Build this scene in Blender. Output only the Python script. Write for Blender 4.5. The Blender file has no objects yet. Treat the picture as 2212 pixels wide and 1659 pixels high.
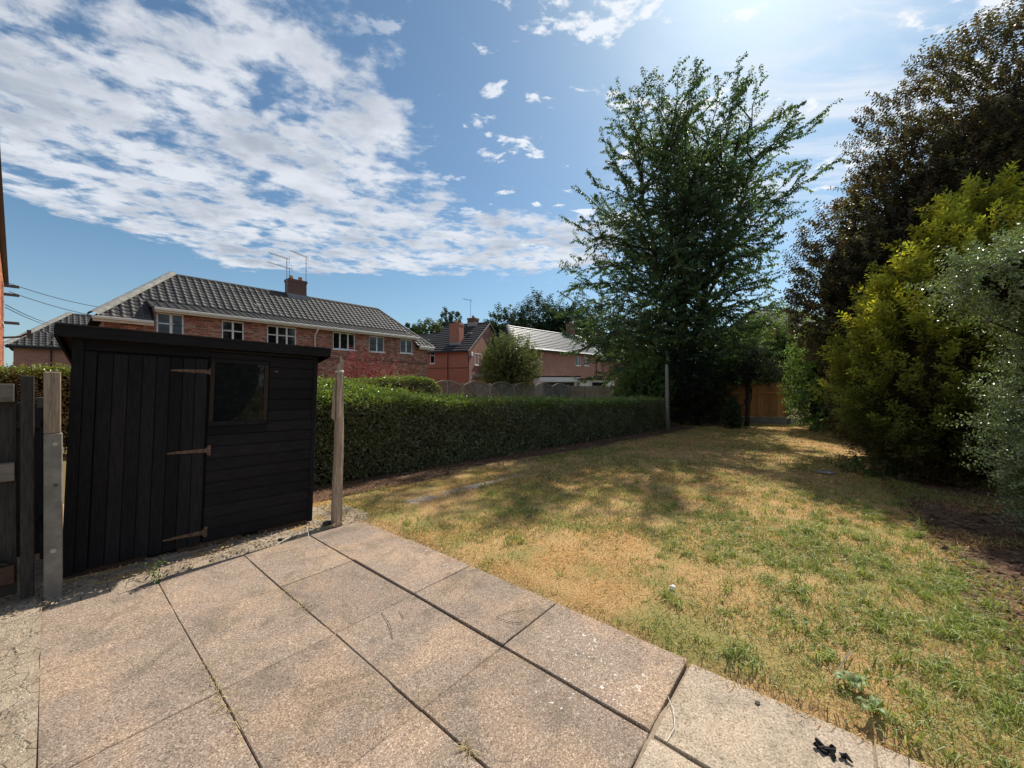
import bpy, math, random
import numpy as np
from mathutils import Vector, Matrix, Quaternion
R = math.radians
rng = np.random.default_rng(7)
random.seed(7)
scene = bpy.context.scene
C = scene.collection

# ------------------------------------------------------------------ camera
EYE, FPX, CU, CV = 1.59, 831.0, 1106.0, 832.0      # eye height (m), focal length and principal point in a 2212 px wide copy of the photo
cam_d = bpy.data.cameras.new('camera'); cam = bpy.data.objects.new('camera', cam_d); C.objects.link(cam)
cam.location = (0, 0, EYE); cam.rotation_euler = (R(90), 0, 0)
cam_d.sensor_width = 36; cam_d.lens = 36 * FPX / 2212; cam_d.clip_start = .05; cam_d.clip_end = 3000
cam_d.shift_y = (829.5 - 832) / 2212 * -1
scene.camera = cam

# ------------------------------------------------------------------ sky, sun, exposure
SUN_AZ, SUN_EL = R(34.8), R(47.4)
SUN = Vector((math.sin(SUN_AZ) * math.cos(SUN_EL), math.cos(SUN_AZ) * math.cos(SUN_EL), math.sin(SUN_EL)))
world = bpy.data.worlds.new('World'); scene.world = world; world.use_nodes = True
SKY_STRENGTH = 0.08
def build_world():
    nt = world.node_tree; nt.nodes.clear(); N = nt.nodes; L = nt.links
    def nd(t, **k):
        n = N.new(t)
        for a, v in k.items(): setattr(n, a, v)
        return n
    def put(sock, v):
        if hasattr(v, 'is_linked'): L.new(v, sock)
        else: sock.default_value = v
    def m(op, a, b=0., c=None, clamp=False):
        n = nd('ShaderNodeMath', operation=op, use_clamp=clamp); put(n.inputs[0], a); put(n.inputs[1], b)
        if c is not None: put(n.inputs[2], c)
        return n.outputs[0]
    def ss(x, a, b):
        n = nd('ShaderNodeMapRange', interpolation_type='SMOOTHSTEP'); put(n.inputs[0], x); put(n.inputs[1], a); put(n.inputs[2], b)
        return n.outputs[0]
    def mixc(f, a, b):
        n = nd('ShaderNodeMix', data_type='RGBA'); put(n.inputs[0], f); put(n.inputs[6], a); put(n.inputs[7], b); return n.outputs[2]
    def noise(v, sc, det, rough=.55, dist=0., lac=2.):
        n = nd('ShaderNodeTexNoise'); put(n.inputs['Vector'], v); n.inputs['Scale'].default_value = sc; n.inputs['Detail'].default_value = det
        n.inputs['Roughness'].default_value = rough; n.inputs['Distortion'].default_value = dist; n.inputs['Lacunarity'].default_value = lac
        return n.outputs['Fac']
    sky = nd('ShaderNodeTexSky', sky_type='NISHITA'); sky.sun_disc = False
    sky.sun_elevation = SUN_EL; sky.sun_rotation = SUN_AZ; sky.air_density = 1.0; sky.dust_density = .7; sky.ozone_density = 1.4; sky.altitude = 50
    tc = nd('ShaderNodeTexCoord'); sp = nd('ShaderNodeSeparateXYZ'); L.new(tc.outputs['Generated'], sp.inputs[0])
    dx, dy, dz = sp.outputs
    h = m('MAXIMUM', dz, .02)
    px = m('DIVIDE', dx, h); py = m('DIVIDE', dy, h)          # point where the ray meets the cloud layer (layer height = 1)
    cb = nd('ShaderNodeCombineXYZ'); put(cb.inputs[0], px); put(cb.inputs[1], py); P = cb.outputs[0]
    mp = nd('ShaderNodeMapping'); L.new(P, mp.inputs[0]); mp.inputs['Rotation'].default_value = (0, 0, R(-25)); mp.inputs['Scale'].default_value = (1, 1.2, 1)
    PS = mp.outputs[0]
    wob = noise(P, 1.1, 3)
    # where the cloud sheet lies: a broad field to the north-west with a tongue reaching east
    wx = m('ADD', px, m('MULTIPLY_ADD', wob, 1.3, -.65)); wy = m('ADD', py, m('MULTIPLY_ADD', wob, -.7, .35))
    fieldA = m('MULTIPLY', ss(wx, -.02, -.6), ss(m('MULTIPLY_ADD', wx, .86, m('MULTIPLY', wy, -.5)), -3.75, -3.2))
    fieldA = m('MULTIPLY', fieldA, ss(wy, 3.75, 3.1))
    tong = m('MULTIPLY', m('MULTIPLY', ss(wy, 1.85, 2.45), ss(wy, 3.85, 3.2)), m('MULTIPLY', ss(wx, 1.15, .55), ss(wx, -3.0, -2.2)))
    back = m('MULTIPLY', ss(py, .2, -.8), .55)
    cov = m('MAXIMUM', m('MAXIMUM', fieldA, tong), back)
    n1 = noise(PS, 3.1, 9, .6, .15)
    n2 = noise(PS, 8.5, 7, .62, .25)
    bil = m('ADD', m('MULTIPLY', n1, .66), m('MULTIPLY', n2, .34))
    dens = ss(m('ADD', bil, m('MULTIPLY_ADD', cov, .37, -.30)), .46, .61)
    thin = m('MULTIPLY', dens, ss(h, .03, .16))
    # thin veil spreading under the sun
    mp2 = nd('ShaderNodeMapping'); L.new(P, mp2.inputs[0]); mp2.inputs['Rotation'].default_value = (0, 0, R(38)); mp2.inputs['Scale'].default_value = (1.0, 3.2, 1)
    ci = noise(mp2.outputs[0], 1.5, 8, .6, .4)
    veil = m('MULTIPLY', ss(ci, .40, .62), m('MULTIPLY', ss(px, .25, .95), ss(py, 2.9, 1.6)))
    puff = m('MULTIPLY', ss(noise(PS, 4.3, 8, .6, .25), .565, .63), m('MULTIPLY', ss(px, -.7, .1), ss(py, 4.0, 2.4)))
    # brightness of the sheet: bright where thin and broken, greyer where deep
    deep = m('MULTIPLY', ss(m('ADD', n1, m('MULTIPLY', cov, .3)), .62, .95), ss(noise(PS, 1.7, 5, .55), .38, .62))
    ccol = mixc(deep, (7.2, 7.5, 8.0, 1), (3.9, 4.3, 5.0, 1))
    hz = ss(h, .0, .3)
    tint = nd('ShaderNodeMix', data_type='RGBA', blend_type='MULTIPLY'); tint.inputs[0].default_value = 1; L.new(sky.outputs[0], tint.inputs[6]); tint.inputs[7].default_value = (.76, .95, .99, 1)
    base = mixc(m('MULTIPLY', m('SUBTRACT', 1., hz), .38), tint.outputs[2], (3.6, 4.7, 6.0, 1))
    c1 = mixc(m('MULTIPLY', veil, .75), base, (7.4, 7.9, 8.6, 1))
    c2 = mixc(m('MULTIPLY', puff, .8), c1, (8.6, 8.8, 9.1, 1))
    c3 = mixc(m('MULTIPLY', thin, .9), c2, ccol)
    bg = nd('ShaderNodeBackground'); L.new(c3, bg.inputs[0]); bg.inputs[1].default_value = SKY_STRENGTH
    out = nd('ShaderNodeOutputWorld'); L.new(bg.outputs[0], out.inputs[0])
build_world()
sl = bpy.data.lights.new('sun', 'SUN'); sl.energy = 4.6; sl.angle = R(.53); sl.color = (1, .93, .82)
so = bpy.data.objects.new('sun', sl); C.objects.link(so); so.location = SUN * 60
so.rotation_euler = (-SUN).to_track_quat('-Z', 'Y').to_euler()
vs = scene.view_settings; vs.view_transform = 'Standard'; vs.look = 'None'; vs.gamma = 1; vs.exposure = 0.52; vs.use_curve_mapping = False
scene.render.engine = 'CYCLES'

# ------------------------------------------------------------------ helpers
A2 = np.array([-.768, .640]); B2 = np.array([.640, .768]); OR = np.array([-.059, 2.338])   # paving axes and a joint crossing
ROT = math.atan2(.768, .640)
def G(u, v, z=0.):
    Y = FPX * (EYE - z) / (v - CV); return Vector(((u - CU) / FPX * Y, Y, z))
def AT(u, v, Y): return Vector(((u - CU) / FPX * Y, Y, EYE + (CV - v) / FPX * Y))
def AB(a, b): return OR + a * A2 + b * B2
def PX(p): return CU + FPX * p[0] / p[1], CV - FPX * (p[2] - EYE) / p[1]

_tabs = {}
def vnoise(x, y, seed=0):
    if seed not in _tabs: _tabs[seed] = np.random.default_rng(100 + seed).random((256, 256))
    t = _tabs[seed]; x = np.asarray(x, float); y = np.asarray(y, float)
    ix = np.floor(x).astype(int); iy = np.floor(y).astype(int); fx = x - ix; fy = y - iy
    fx = fx * fx * (3 - 2 * fx); fy = fy * fy * (3 - 2 * fy)
    g = lambda i, j: t[i & 255, j & 255]
    return (g(ix, iy) * (1 - fx) + g(ix + 1, iy) * fx) * (1 - fy) + (g(ix, iy + 1) * (1 - fx) + g(ix + 1, iy + 1) * fx) * fy
def fnoise(x, y, seed=0, o=3):
    s = 0; a = .5; tot = 0
    for k in range(o): s = s + a * vnoise(np.asarray(x) * 2 ** k + 13.7 * k, np.asarray(y) * 2 ** k + 5.1 * k, seed + k); tot += a; a *= .5
    return s / tot
def unit(v): return v / np.maximum(np.linalg.norm(v, axis=-1, keepdims=True), 1e-9)

class MB:
    """collects geometry, build() links it as one mesh object"""
    def __init__(s): s.v = []; s.f = []; s.c = []; s.n = 0
    def add(s, verts, faces, col=None):
        verts = np.asarray(verts, float).reshape(-1, 3)
        s.v.append(verts)
        for k in (3, 4):
            fk = [f for f in faces if len(f) == k] if not isinstance(faces, np.ndarray) else (faces if faces.shape[1] == k else [])
            if len(fk): s.f.append(np.asarray(fk, int) + s.n)
        if not isinstance(faces, np.ndarray):
            for f in faces:
                if len(f) > 4:
                    s.f.append(np.array([[f[0], f[i], f[i + 1]] for i in range(1, len(f) - 1)]) + s.n)
        c = np.ones((len(verts), 3)) * .5 if col is None else np.broadcast_to(np.asarray(col, float), (len(verts), 3))
        s.c.append(c); s.n += len(verts); return s
    def quads(s, q, col=None):
        q = np.asarray(q, float); n = len(q); f = np.arange(n * 4).reshape(n, 4)
        return s.add(q.reshape(-1, 3), f, None if col is None else np.repeat(np.asarray(col, float).reshape(-1, 3), 4, 0) if np.ndim(col) == 2 else col)
    def box(s, x0, x1, y0, y1, z0, z1, col=None, taper=0):
        t = taper
        v = [(x0, y0, z0), (x1, y0, z0), (x1, y1, z0), (x0, y1, z0), (x0 + t, y0 + t, z1), (x1 - t, y0 + t, z1), (x1 - t, y1 - t, z1), (x0 + t, y1 - t, z1)]
        return s.add(v, [(3, 2, 1, 0), (4, 5, 6, 7), (0, 1, 5, 4), (1, 2, 6, 5), (2, 3, 7, 6), (3, 0, 4, 7)], col)
    def cbox(s, x0, x1, y0, y1, z0, z1, ch=.004, col=None):
        """box with chamfered edges"""
        v = []; xs = (x0, x1); ys = (y0, y1); zs = (z0, z1)
        idx = {}
        for i in range(2):
            for j in range(2):
                for k in range(2):
                    for ax in range(3):
                        p = [xs[i], ys[j], zs[k]]; sg = [1 if q == 0 else -1 for q in (i, j, k)]
                        for b in range(3):
                            if b != ax: p[b] += ch * sg[b]
                        idx[i, j, k, ax] = len(v); v.append(p)
        f = []
        for ax in range(3):
            o = [b for b in range(3) if b != ax]
            for side in range(2):
                lp = []
                for (p, q) in ((0, 0), (1, 0), (1, 1), (0, 1)):
                    k = [0, 0, 0]; k[ax] = side; k[o[0]] = p; k[o[1]] = q; lp.append(idx[k[0], k[1], k[2], ax])
                f.append(lp)
            for p in range(2):
                for q in range(2):
                    k0 = [0, 0, 0]; k0[o[0]] = p; k0[o[1]] = q; k1 = list(k0); k1[ax] = 1
                    f.append((idx[(*k0, o[0])], idx[(*k1, o[0])], idx[(*k1, o[1])], idx[(*k0, o[1])]))
        for i in range(2):
            for j in range(2):
                for k in range(2): f.append((idx[i, j, k, 0], idx[i, j, k, 1], idx[i, j, k, 2]))
        return s.add(v, f, col)
    def tube(s, pts, rad, n=6, col=None, cap=True):
        pts = np.asarray(pts, float); m = len(pts); rad = np.broadcast_to(np.asarray(rad, float), (m,))
        t = np.gradient(pts, axis=0); t = unit(t)
        ref = np.array([0, 0, 1.]) if abs(t[0, 2]) < .9 else np.array([1., 0, 0])
        a = unit(np.cross(t, ref)); b = np.cross(t, a)
        th = np.linspace(0, 2 * np.pi, n, endpoint=False)
        ring = pts[:, None] + rad[:, None, None] * (np.cos(th)[None, :, None] * a[:, None] + np.sin(th)[None, :, None] * b[:, None])
        i = np.arange(m - 1)[:, None] * n; j = np.arange(n)[None]; j2 = (j + 1) % n
        f = np.stack([i + j, i + j2, i + n + j2, i + n + j], -1).reshape(-1, 4)
        s.add(ring.reshape(-1, 3), f, col)
        if cap:
            s.f.append(np.array([[s.n - m * n + 0, s.n - m * n + k + 1, s.n - m * n + k] for k in range(1, n - 1)]))
            s.f.append(np.array([[s.n - n, s.n - n + k, s.n - n + k + 1] for k in range(1, n - 1)]))
        return s
    def xf(s, fn): s.v = [fn(v) for v in s.v]; return s
    def mesh(s, name, mat, smooth=False):
        me = bpy.data.meshes.new(name); v = np.concatenate(s.v); me.vertices.add(len(v)); me.vertices.foreach_set('co', v.ravel().astype(np.float32))
        sizes = np.concatenate([np.full(len(f), f.shape[1]) for f in s.f]); loops = np.concatenate([f.ravel() for f in s.f])
        me.loops.add(len(loops)); me.loops.foreach_set('vertex_index', loops.astype(np.int32))
        me.polygons.add(len(sizes)); st = np.concatenate([[0], np.cumsum(sizes)[:-1]])
        me.polygons.foreach_set('loop_start', st.astype(np.int32)); me.polygons.foreach_set('loop_total', sizes.astype(np.int32))
        me.polygons.foreach_set('use_smooth', np.full(len(sizes), bool(smooth)))
        at = me.color_attributes.new('Col', 'FLOAT_COLOR', 'POINT'); c = np.concatenate(s.c); at.data.foreach_set('color', np.c_[c, np.ones(len(c))].ravel().astype(np.float32))
        me.update(calc_edges=True); me.validate()
        if mat: me.materials.append(mat)
        return me
    def build(s, name, mat, parent=None, smooth=False, kind=None):
        return link(name, s.mesh(name, mat, smooth), parent, kind)
def link(name, me, parent=None, kind=None, loc=None, rot=None):
    o = bpy.data.objects.new(name, me); C.objects.link(o)
    if parent: o.parent = parent
    if kind: o['kind'] = kind
    if loc is not None: o.location = loc
    if rot is not None: o.rotation_euler = rot
    return o
def tag(o, label, cat, group=None, kind=None):
    o['label'] = label; o['category'] = cat
    if group: o['group'] = group
    if kind: o['kind'] = kind
    return o
def thing(name, label, cat, loc=(0, 0, 0), rz=0, group=None):
    o = bpy.data.objects.new(name, None); C.objects.link(o); o.location = loc; o.rotation_euler = (0, 0, rz); o.empty_display_size = .2
    return tag(o, label, cat, group)
def part(name, mb, mat, parent, smooth=False, kind=None): return mb.build(name, mat, parent, smooth, kind)

# ------------------------------------------------------------------ materials
class NT:
    def __init__(s, name):
        s.m = bpy.data.materials.new(name); s.m.use_nodes = True; s.t = s.m.node_tree; s.t.nodes.clear()
        s.out = s.nd('ShaderNodeOutputMaterial'); s.b = s.nd('ShaderNodeBsdfPrincipled'); s.t.links.new(s.b.outputs[0], s.out.inputs[0]); s._tc = None
    def nd(s, t, **k):
        n = s.t.nodes.new(t)
        for a, v in k.items(): setattr(n, a, v)
        return n
    def put(s, sock, v):
        if hasattr(v, 'is_linked'): s.t.links.new(v, sock)
        else: sock.default_value = v
    def co(s, kind='Object', scale=(1, 1, 1), rot=(0, 0, 0)):
        if s._tc is None: s._tc = s.nd('ShaderNodeTexCoord'); s._geo = s.nd('ShaderNodeNewGeometry')
        o = s._geo.outputs['Position'] if kind == 'World' else s._tc.outputs[kind]
        if scale == (1, 1, 1) and rot == (0, 0, 0): return o
        mp = s.nd('ShaderNodeMapping'); s.put(mp.inputs[0], o); mp.inputs['Scale'].default_value = scale; mp.inputs['Rotation'].default_value = rot
        return mp.outputs[0]
    def noise(s, v, sc, det=4, rough=.55, dist=0, col=False):
        n = s.nd('ShaderNodeTexNoise'); s.put(n.inputs['Vector'], v); n.inputs['Scale'].default_value = sc; n.inputs['Detail'].default_value = det
        n.inputs['Roughness'].default_value = rough; n.inputs['Distortion'].default_value = dist; return n.outputs['Color' if col else 'Fac']
    def vor(s, v, sc, out='Distance', feat='F1', rnd=1):
        n = s.nd('ShaderNodeTexVoronoi', feature=feat); s.put(n.inputs['Vector'], v); n.inputs['Scale'].default_value = sc; n.inputs['Randomness'].default_value = rnd; return n.outputs[out]
    def ss(s, x, a, b, lo=0., hi=1., kind='SMOOTHSTEP'):
        n = s.nd('ShaderNodeMapRange', interpolation_type=kind)
        for i, v in enumerate((x, a, b, lo, hi)): s.put(n.inputs[i], v)
        return n.outputs[0]
    def ma(s, op, a, b=0., c=None):
        n = s.nd('ShaderNodeMath', operation=op); s.put(n.inputs[0], a); s.put(n.inputs[1], b)
        if c is not None: s.put(n.inputs[2], c)
        return n.outputs[0]
    def mix(s, f, a, b, mode='MIX'):
        n = s.nd('ShaderNodeMix', data_type='RGBA', blend_type=mode); s.put(n.inputs[0], f)
        s.put(n.inputs[6], (*a, 1) if isinstance(a, tuple) and len(a) == 3 else a); s.put(n.inputs[7], (*b, 1) if isinstance(b, tuple) and len(b) == 3 else b); return n.outputs[2]
    def ramp(s, f, stops):
        n = s.nd('ShaderNodeValToRGB'); s.put(n.inputs[0], f); e = n.color_ramp.elements
        while len(e) < len(stops): e.new(.5)
        for el, (p, c) in zip(e, stops): el.position = p; el.color = (*c, 1)
        return n.outputs[0]
    def attr(s, name='Col'):
        n = s.nd('ShaderNodeAttribute'); n.attribute_name = name; return n.outputs['Color']
    def rnd(s): return s.nd('ShaderNodeObjectInfo').outputs['Random']
    def sep(s, v): n = s.nd('ShaderNodeSeparateXYZ'); s.put(n.inputs[0], v); return n.outputs
    def fin(s, col, rough=.7, spec=.3, bump=None, bs=.3, bd=.01, **kw):
        b = s.b; s.put(b.inputs['Base Color'], (*col, 1) if isinstance(col, tuple) and len(col) == 3 else col); s.put(b.inputs['Roughness'], rough); b.inputs['Specular IOR Level'].default_value = spec
        if bump is not None:
            n = s.nd('ShaderNodeBump'); s.put(n.inputs['Height'], bump); n.inputs['Strength'].default_value = bs; n.inputs['Distance'].default_value = bd; s.t.links.new(n.outputs[0], b.inputs['Normal'])
        for k, v in kw.items(): s.put(b.inputs[k.replace('_', ' ')], v)
        return s.m
M = {}
def leafmat(name, rough=.45, spec=.4, trans=.35, gain=(1.25, 1.3, .7)):
    n = NT(name); c = n.attr(); c = n.mix(n.noise(n.co('World'), 9, 2), n.mix(1., c, (.72, .72, .74), 'MULTIPLY'), n.mix(1., c, (1.25, 1.25, 1.15), 'MULTIPLY'))
    n.fin(c, rough, spec)
    tr = n.nd('ShaderNodeBsdfTranslucent'); n.put(tr.inputs[0], n.mix(1., c, gain, 'MULTIPLY')); mx = n.nd('ShaderNodeMixShader'); mx.inputs[0].default_value = trans
    n.t.links.new(n.b.outputs[0], mx.inputs[1]); n.t.links.new(tr.outputs[0], mx.inputs[2]); n.t.links.new(mx.outputs[0], n.out.inputs[0]); M[name] = n.m
leafmat('leaf', .48, .4, .42)
leafmat('hedge_leaf', .3, 1., .33)
leafmat('gloss_leaf', .42, .9, .25)
leafmat('needle', .6, .25, .5, (1.25, 1.2, .5))
leafmat('far_leaf', .7, .2, .25)
leafmat('grass', .5, .3, .35, (1.2, 1.15, .7))
def woodmat(name, c0, c1, sc=(9, 9, 1.2), rough=.75, bs=.35, spec=.25, tint=.25):
    n = NT(name); g = n.noise(n.co('Object', sc), 6, 6, .65, .6); big = n.noise(n.co('World'), 2.3, 4)
    c = n.mix(n.ss(g, .3, .7), c0, c1); c = n.mix(n.ma('MULTIPLY', n.ss(big, .35, .75), tint), c, tuple(x * .45 for x in c0))
    rv = n.ma('MULTIPLY_ADD', n.rnd(), .5, .75); v = n.nd('ShaderNodeVectorMath', operation='SCALE'); n.put(v.inputs[0], c); n.put(v.inputs['Scale'], rv)
    M[name] = n.fin(v.outputs[0], rough, spec, g, bs, .004)
woodmat('shed_wood', (.0125, .0115, .0128), (.0235, .0208, .0212), (14, 14, 1.4), .85, .4, .10)
woodmat('shed_wood_h', (.0125, .0115, .0128), (.0235, .0208, .0212), (1.4, 14, 14), .85, .4, .10)
woodmat('shed_bare_and_lit', (.055, .030, .020), (.10, .055, .035), (3, 14, 14), .8)
woodmat('window_trim', (.022, .014, .011), (.042, .026, .019), (3, 14, 14), .8)
woodmat('post_wood', (.20, .145, .10), (.42, .32, .23), (16, 16, 1.1), .85, .8)
woodmat('grey_wood', (.16, .15, .13), (.30, .28, .24), (14, 14, 1.2), .85, .6)
woodmat('gate_wood', (.022, .020, .018), (.05, .044, .038), (12, 12, 1.2), .8, .5)
woodmat('gate_rail', (.10, .085, .07), (.19, .165, .13), (2, 12, 12), .8, .5)
woodmat('fence_grey', (.09, .095, .10), (.20, .205, .21), (8, 8, 8), .85, .4)
woodmat('fence_post', (.16, .155, .13), (.28, .265, .225), (9, 9, 1.5), .85, .4)
woodmat('board_fence', (.17, .16, .135), (.29, .27, .225), (9, 9, 1.2), .85, .4)
woodmat('orange_fence', (.30, .14, .055), (.46, .235, .10), (9, 9, 1.2), .8, .4)
woodmat('bark', (.035, .028, .022), (.085, .07, .055), (7, 7, 2), .95, .9)
woodmat('dark_bark', (.022, .018, .015), (.05, .04, .032), (7, 7, 2), .95, .9)
def plain(name, col, rough=.6, spec=.4, nz=.25, sc=6, bs=.1, **kw):
    n = NT(name); g = n.noise(n.co('World'), sc, 5, .6)
    c = n.mix(n.ss(g, .3, .75), tuple(x * (1 - nz) for x in col), tuple(min(1, x * (1 + nz * .4)) for x in col))
    M[name] = n.fin(c, rough, spec, g, bs, .004, **kw)
plain('white_pvc', (.78, .79, .80), .35, .5, .08, 4, .02)
plain('cream_pvc', (.70, .68, .62), .5, .4, .1, 4, .02)
plain('lead', (.24, .25, .26), .6, .4)
plain('mortar', (.36, .33, .29), .95, .1, .3, 12, .3)
plain('roof_under', (.03, .03, .03), .9, .2)
plain('hip_mortar', (.27, .26, .235), .9, .2, .35, 5, .3)
plain('iron', (.055, .05, .05), .6, .5)
plain('aerial_metal', (.14, .14, .15), .45, .6, .1)
plain('terracotta', (.42, .27, .16), .85, .2)
plain('concrete', (.23, .21, .18), .9, .2, .3, 9, .4)
plain('gravel_board', (.23, .22, .20), .92, .15, .3, 5, .3)
plain('black_pvc', (.018, .018, .02), .45, .4)
plain('felt', (.035, .032, .03), .95, .15, .4, 40, .6)
plain('charcoal', (.012, .011, .011), .8, .3, .5, 60, .6)
plain('white_plastic', (.82, .82, .82), .4, .5, .05)
plain('stone', (.42, .38, .32), .9, .2, .3, 30, .3)
plain('rag', (.05, .048, .05), .9, .2, .4, 30, .4)
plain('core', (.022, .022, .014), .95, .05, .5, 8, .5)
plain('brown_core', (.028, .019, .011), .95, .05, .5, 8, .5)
plain('cladding_white', (.68, .70, .72), .6, .3, .12, 3)
plain('cable', (.02, .02, .022), .6, .3)
n = NT('rust'); g = n.noise(n.co('World'), 45, 6, .65); M['rust'] = n.fin(n.ramp(g, [(.3, (.05, .027, .018)), (.52, (.14, .08, .05)), (.72, (.24, .19, .15))]), .75, .4, g, .4, .003, Metallic=.25)
n = NT('glass'); M['glass'] = n.fin((.008, .009, .010), .03, .5)
n = NT('room'); M['room'] = n.fin((.02, .02, .022), .9, .1)
n = NT('curtain'); M['curtain'] = n.fin(n.mix(n.noise(n.co('Object', (30, 1, 1)), 3, 3), (.30, .29, .28), (.62, .60, .58)), .9, .1)
def brickmat(name, reds, mort=(.34, .31, .27)):
    n = NT(name); p = n.sep(n.co('Object')); nm = n.sep(n._geo.outputs['Normal'])
    tc = n.co('Object'); cb = n.nd('ShaderNodeCombineXYZ'); n.put(cb.inputs[0], n.ma('ADD', p[0], p[1])); n.put(cb.inputs[1], p[2])
    b = n.nd('ShaderNodeTexBrick'); n.put(b.inputs['Vector'], cb.outputs[0]); b.inputs['Scale'].default_value = 1; b.inputs['Brick Width'].default_value = .225; b.inputs['Row Height'].default_value = .075
    b.inputs['Mortar Size'].default_value = .009; b.inputs['Mortar Smooth'].default_value = .3; b.inputs['Bias'].default_value = 0
    b.inputs['Color1'].default_value = (*reds[0], 1); b.inputs['Color2'].default_value = (*reds[1], 1); b.inputs['Mortar'].default_value = (*mort, 1)
    big = n.noise(n.co('Object'), 1.1, 5); c = n.mix(n.ss(big, .4, .72), b.outputs[0], n.mix(1., b.outputs[0], reds[2], 'MULTIPLY'))
    fine = n.noise(n.co('Object', (1, 1, 2.5)), 9, 3, .6); c = n.mix(n.ss(fine, .55, .75), c, n.mix(1., c, (.55, .5, .5), 'MULTIPLY'))
    M[name] = n.fin(c, .9, .2, n.ma('SUBTRACT', 1., b.outputs[1]), .5, .008)
brickmat('brick', [(.36, .14, .095), (.27, .10, .07), (1.15, 1.2, 1.25)])
brickmat('brick_orange', [(.40, .125, .066), (.29, .09, .052), (1.1, 1.05, 1.05)])
brickmat('brick_dark', [(.17, .075, .05), (.12, .055, .04), (.8, .85, .9)], (.2, .18, .16))
n = NT('brick_piece'); c = n.attr(); g = n.noise(n.co('World'), 14, 4); M['brick_piece'] = n.fin(n.mix(n.ss(g, .35, .75), n.mix(1., c, (.7, .68, .68), 'MULTIPLY'), n.mix(1., c, (1.25, 1.3, 1.3), 'MULTIPLY')), .9, .2, g, .3, .005)
n = NT('tile'); g = n.noise(n.co('World'), 1.3, 5); f = n.noise(n.co('World'), 14, 4)
c = n.mix(n.ss(g, .35, .7), (.045, .043, .042), (.075, .070, .065)); c = n.mix(n.ma('MULTIPLY', n.ss(f, .55, .8), .5), c, (.11, .105, .085)); M['tile'] = n.fin(c, .6, .35, f, .2, .004)
n = NT('dark_tile'); f = n.noise(n.co('World'), 6, 4); M['dark_tile'] = n.fin(n.mix(f, (.022, .022, .026), (.05, .048, .05)), .75, .25, f, .2, .01)
n = NT('glare_tile'); f = n.noise(n.co('World'), 6, 4); M['glare_tile'] = n.fin(n.mix(f, (.15, .145, .135), (.24, .23, .215)), .44, .9, f, .05, .004)  # base colour paled to imitate sun glare, on top of the gloss

# exposed-aggregate paving
def aggregate(name, c_lo, c_hi, peb, warm, grain=170):
    n = NT(name); w = n.co('World')
    v1 = n.vor(w, grain, 'Color'); vs = n.sep(v1); d = n.vor(w, grain)
    fine = n.noise(w, 160, 3, .7)
    c = n.mix(vs[0], c_lo, c_hi); c = n.mix(n.ma('MULTIPLY', n.ss(vs[1], .72, .95), .8), c, peb); c = n.mix(n.ma('MULTIPLY', n.ss(vs[2], .74, .96), .75), c, tuple(x * .42 for x in c_lo))
    c = n.mix(n.ss(fine, .3, .7), n.mix(1., c, (.62, .60, .60), 'MULTIPLY'), n.mix(1., c, (1.2, 1.2, 1.18), 'MULTIPLY'))
    big = n.noise(w, 1.7, 5, .6, .5); c = n.mix(n.ma('MULTIPLY', n.ss(big, .45, .64), .8), c, n.mix(1., c, warm, 'MULTIPLY'))
    dirt = n.noise(w, 3.1, 6, .68, .8); c = n.mix(n.ma('MULTIPLY', n.ss(dirt, .46, .66), .75), c, n.mix(1., c, (.60, .63, .62), 'MULTIPLY'))
    rv = n.ma('MULTIPLY_ADD', n.rnd(), .22, .9); sc = n.nd('ShaderNodeVectorMath', operation='SCALE'); n.put(sc.inputs[0], c); n.put(sc.inputs['Scale'], rv); c = sc.outputs[0]
    # lichen spots in their own patches
    spots = 0.
    for (u, v_, rad) in ((1250, 1405, .30), (1210, 1500, .20), (640, 1192, .16), (770, 1390, .1), (1340, 1480, .25), (950, 1190, .3)):
        p = G(u, v_); dn = n.nd('ShaderNodeVectorMath', operation='DISTANCE'); n.put(dn.inputs[0], w); dn.inputs[1].default_value = p
        spots = n.ma('MAXIMUM', spots, n.ss(dn.outputs['Value'], rad, rad * .35))
    sv = n.noise(w, 34, 3, .6, .5); li = n.ma('MULTIPLY', spots, n.ss(sv, .62, .68)); c = n.mix(n.ma('MULTIPLY', li, .85), c, (.72, .70, .66))
    h = n.ma('ADD', n.ma('MULTIPLY', d, -1.), fine); M[name] = n.fin(c, .88, .25, h, .3, .003)
aggregate('aggregate', (.235, .175, .135), (.345, .265, .205), (.50, .42, .34), (1.34, 1.24, 1.10))
aggregate('smooth_concrete', (.39, .315, .235), (.47, .385, .295), (.55, .46, .37), (1.12, 1.1, 1.05), 150)
n = NT('rough_concrete'); w = n.co('World'); g = n.noise(w, 8, 7, .65, .6); f = n.noise(w, 60, 4)
cr = n.vor(w, 7, 'Distance', 'DISTANCE_TO_EDGE'); M['rough_concrete'] = n.fin(n.mix(n.ss(cr, .0, .03), (.08, .06, .045), n.mix(n.ma('MULTIPLY', n.ss(f, .3, .7), .7), n.ramp(g, [(.3, (.12, .09, .065)), (.5, (.30, .24, .175)), (.7, (.46, .39, .30))]), (.36, .28, .20))), .95, .15, n.ma('ADD', g, n.ma('MULTIPLY', f, .5)), .9, .025)
n = NT('joint_sand'); M['joint_sand'] = n.fin(n.mix(n.noise(n.co('World'), 60, 4), (.16, .12, .085), (.42, .33, .24)), .95, .1)
n = NT('soil'); w = n.co('World'); g = n.noise(w, 26, 6, .7); b = n.noise(w, 2, 4); M['soil'] = n.fin(n.mix(b, n.ramp(g, [(.3, (.05, .028, .02)), (.55, (.115, .062, .043)), (.75, (.20, .12, .085))]), n.ramp(g, [(.3, (.07, .042, .026)), (.7, (.24, .155, .095))])), .95, .1, g, .8, .015)
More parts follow.
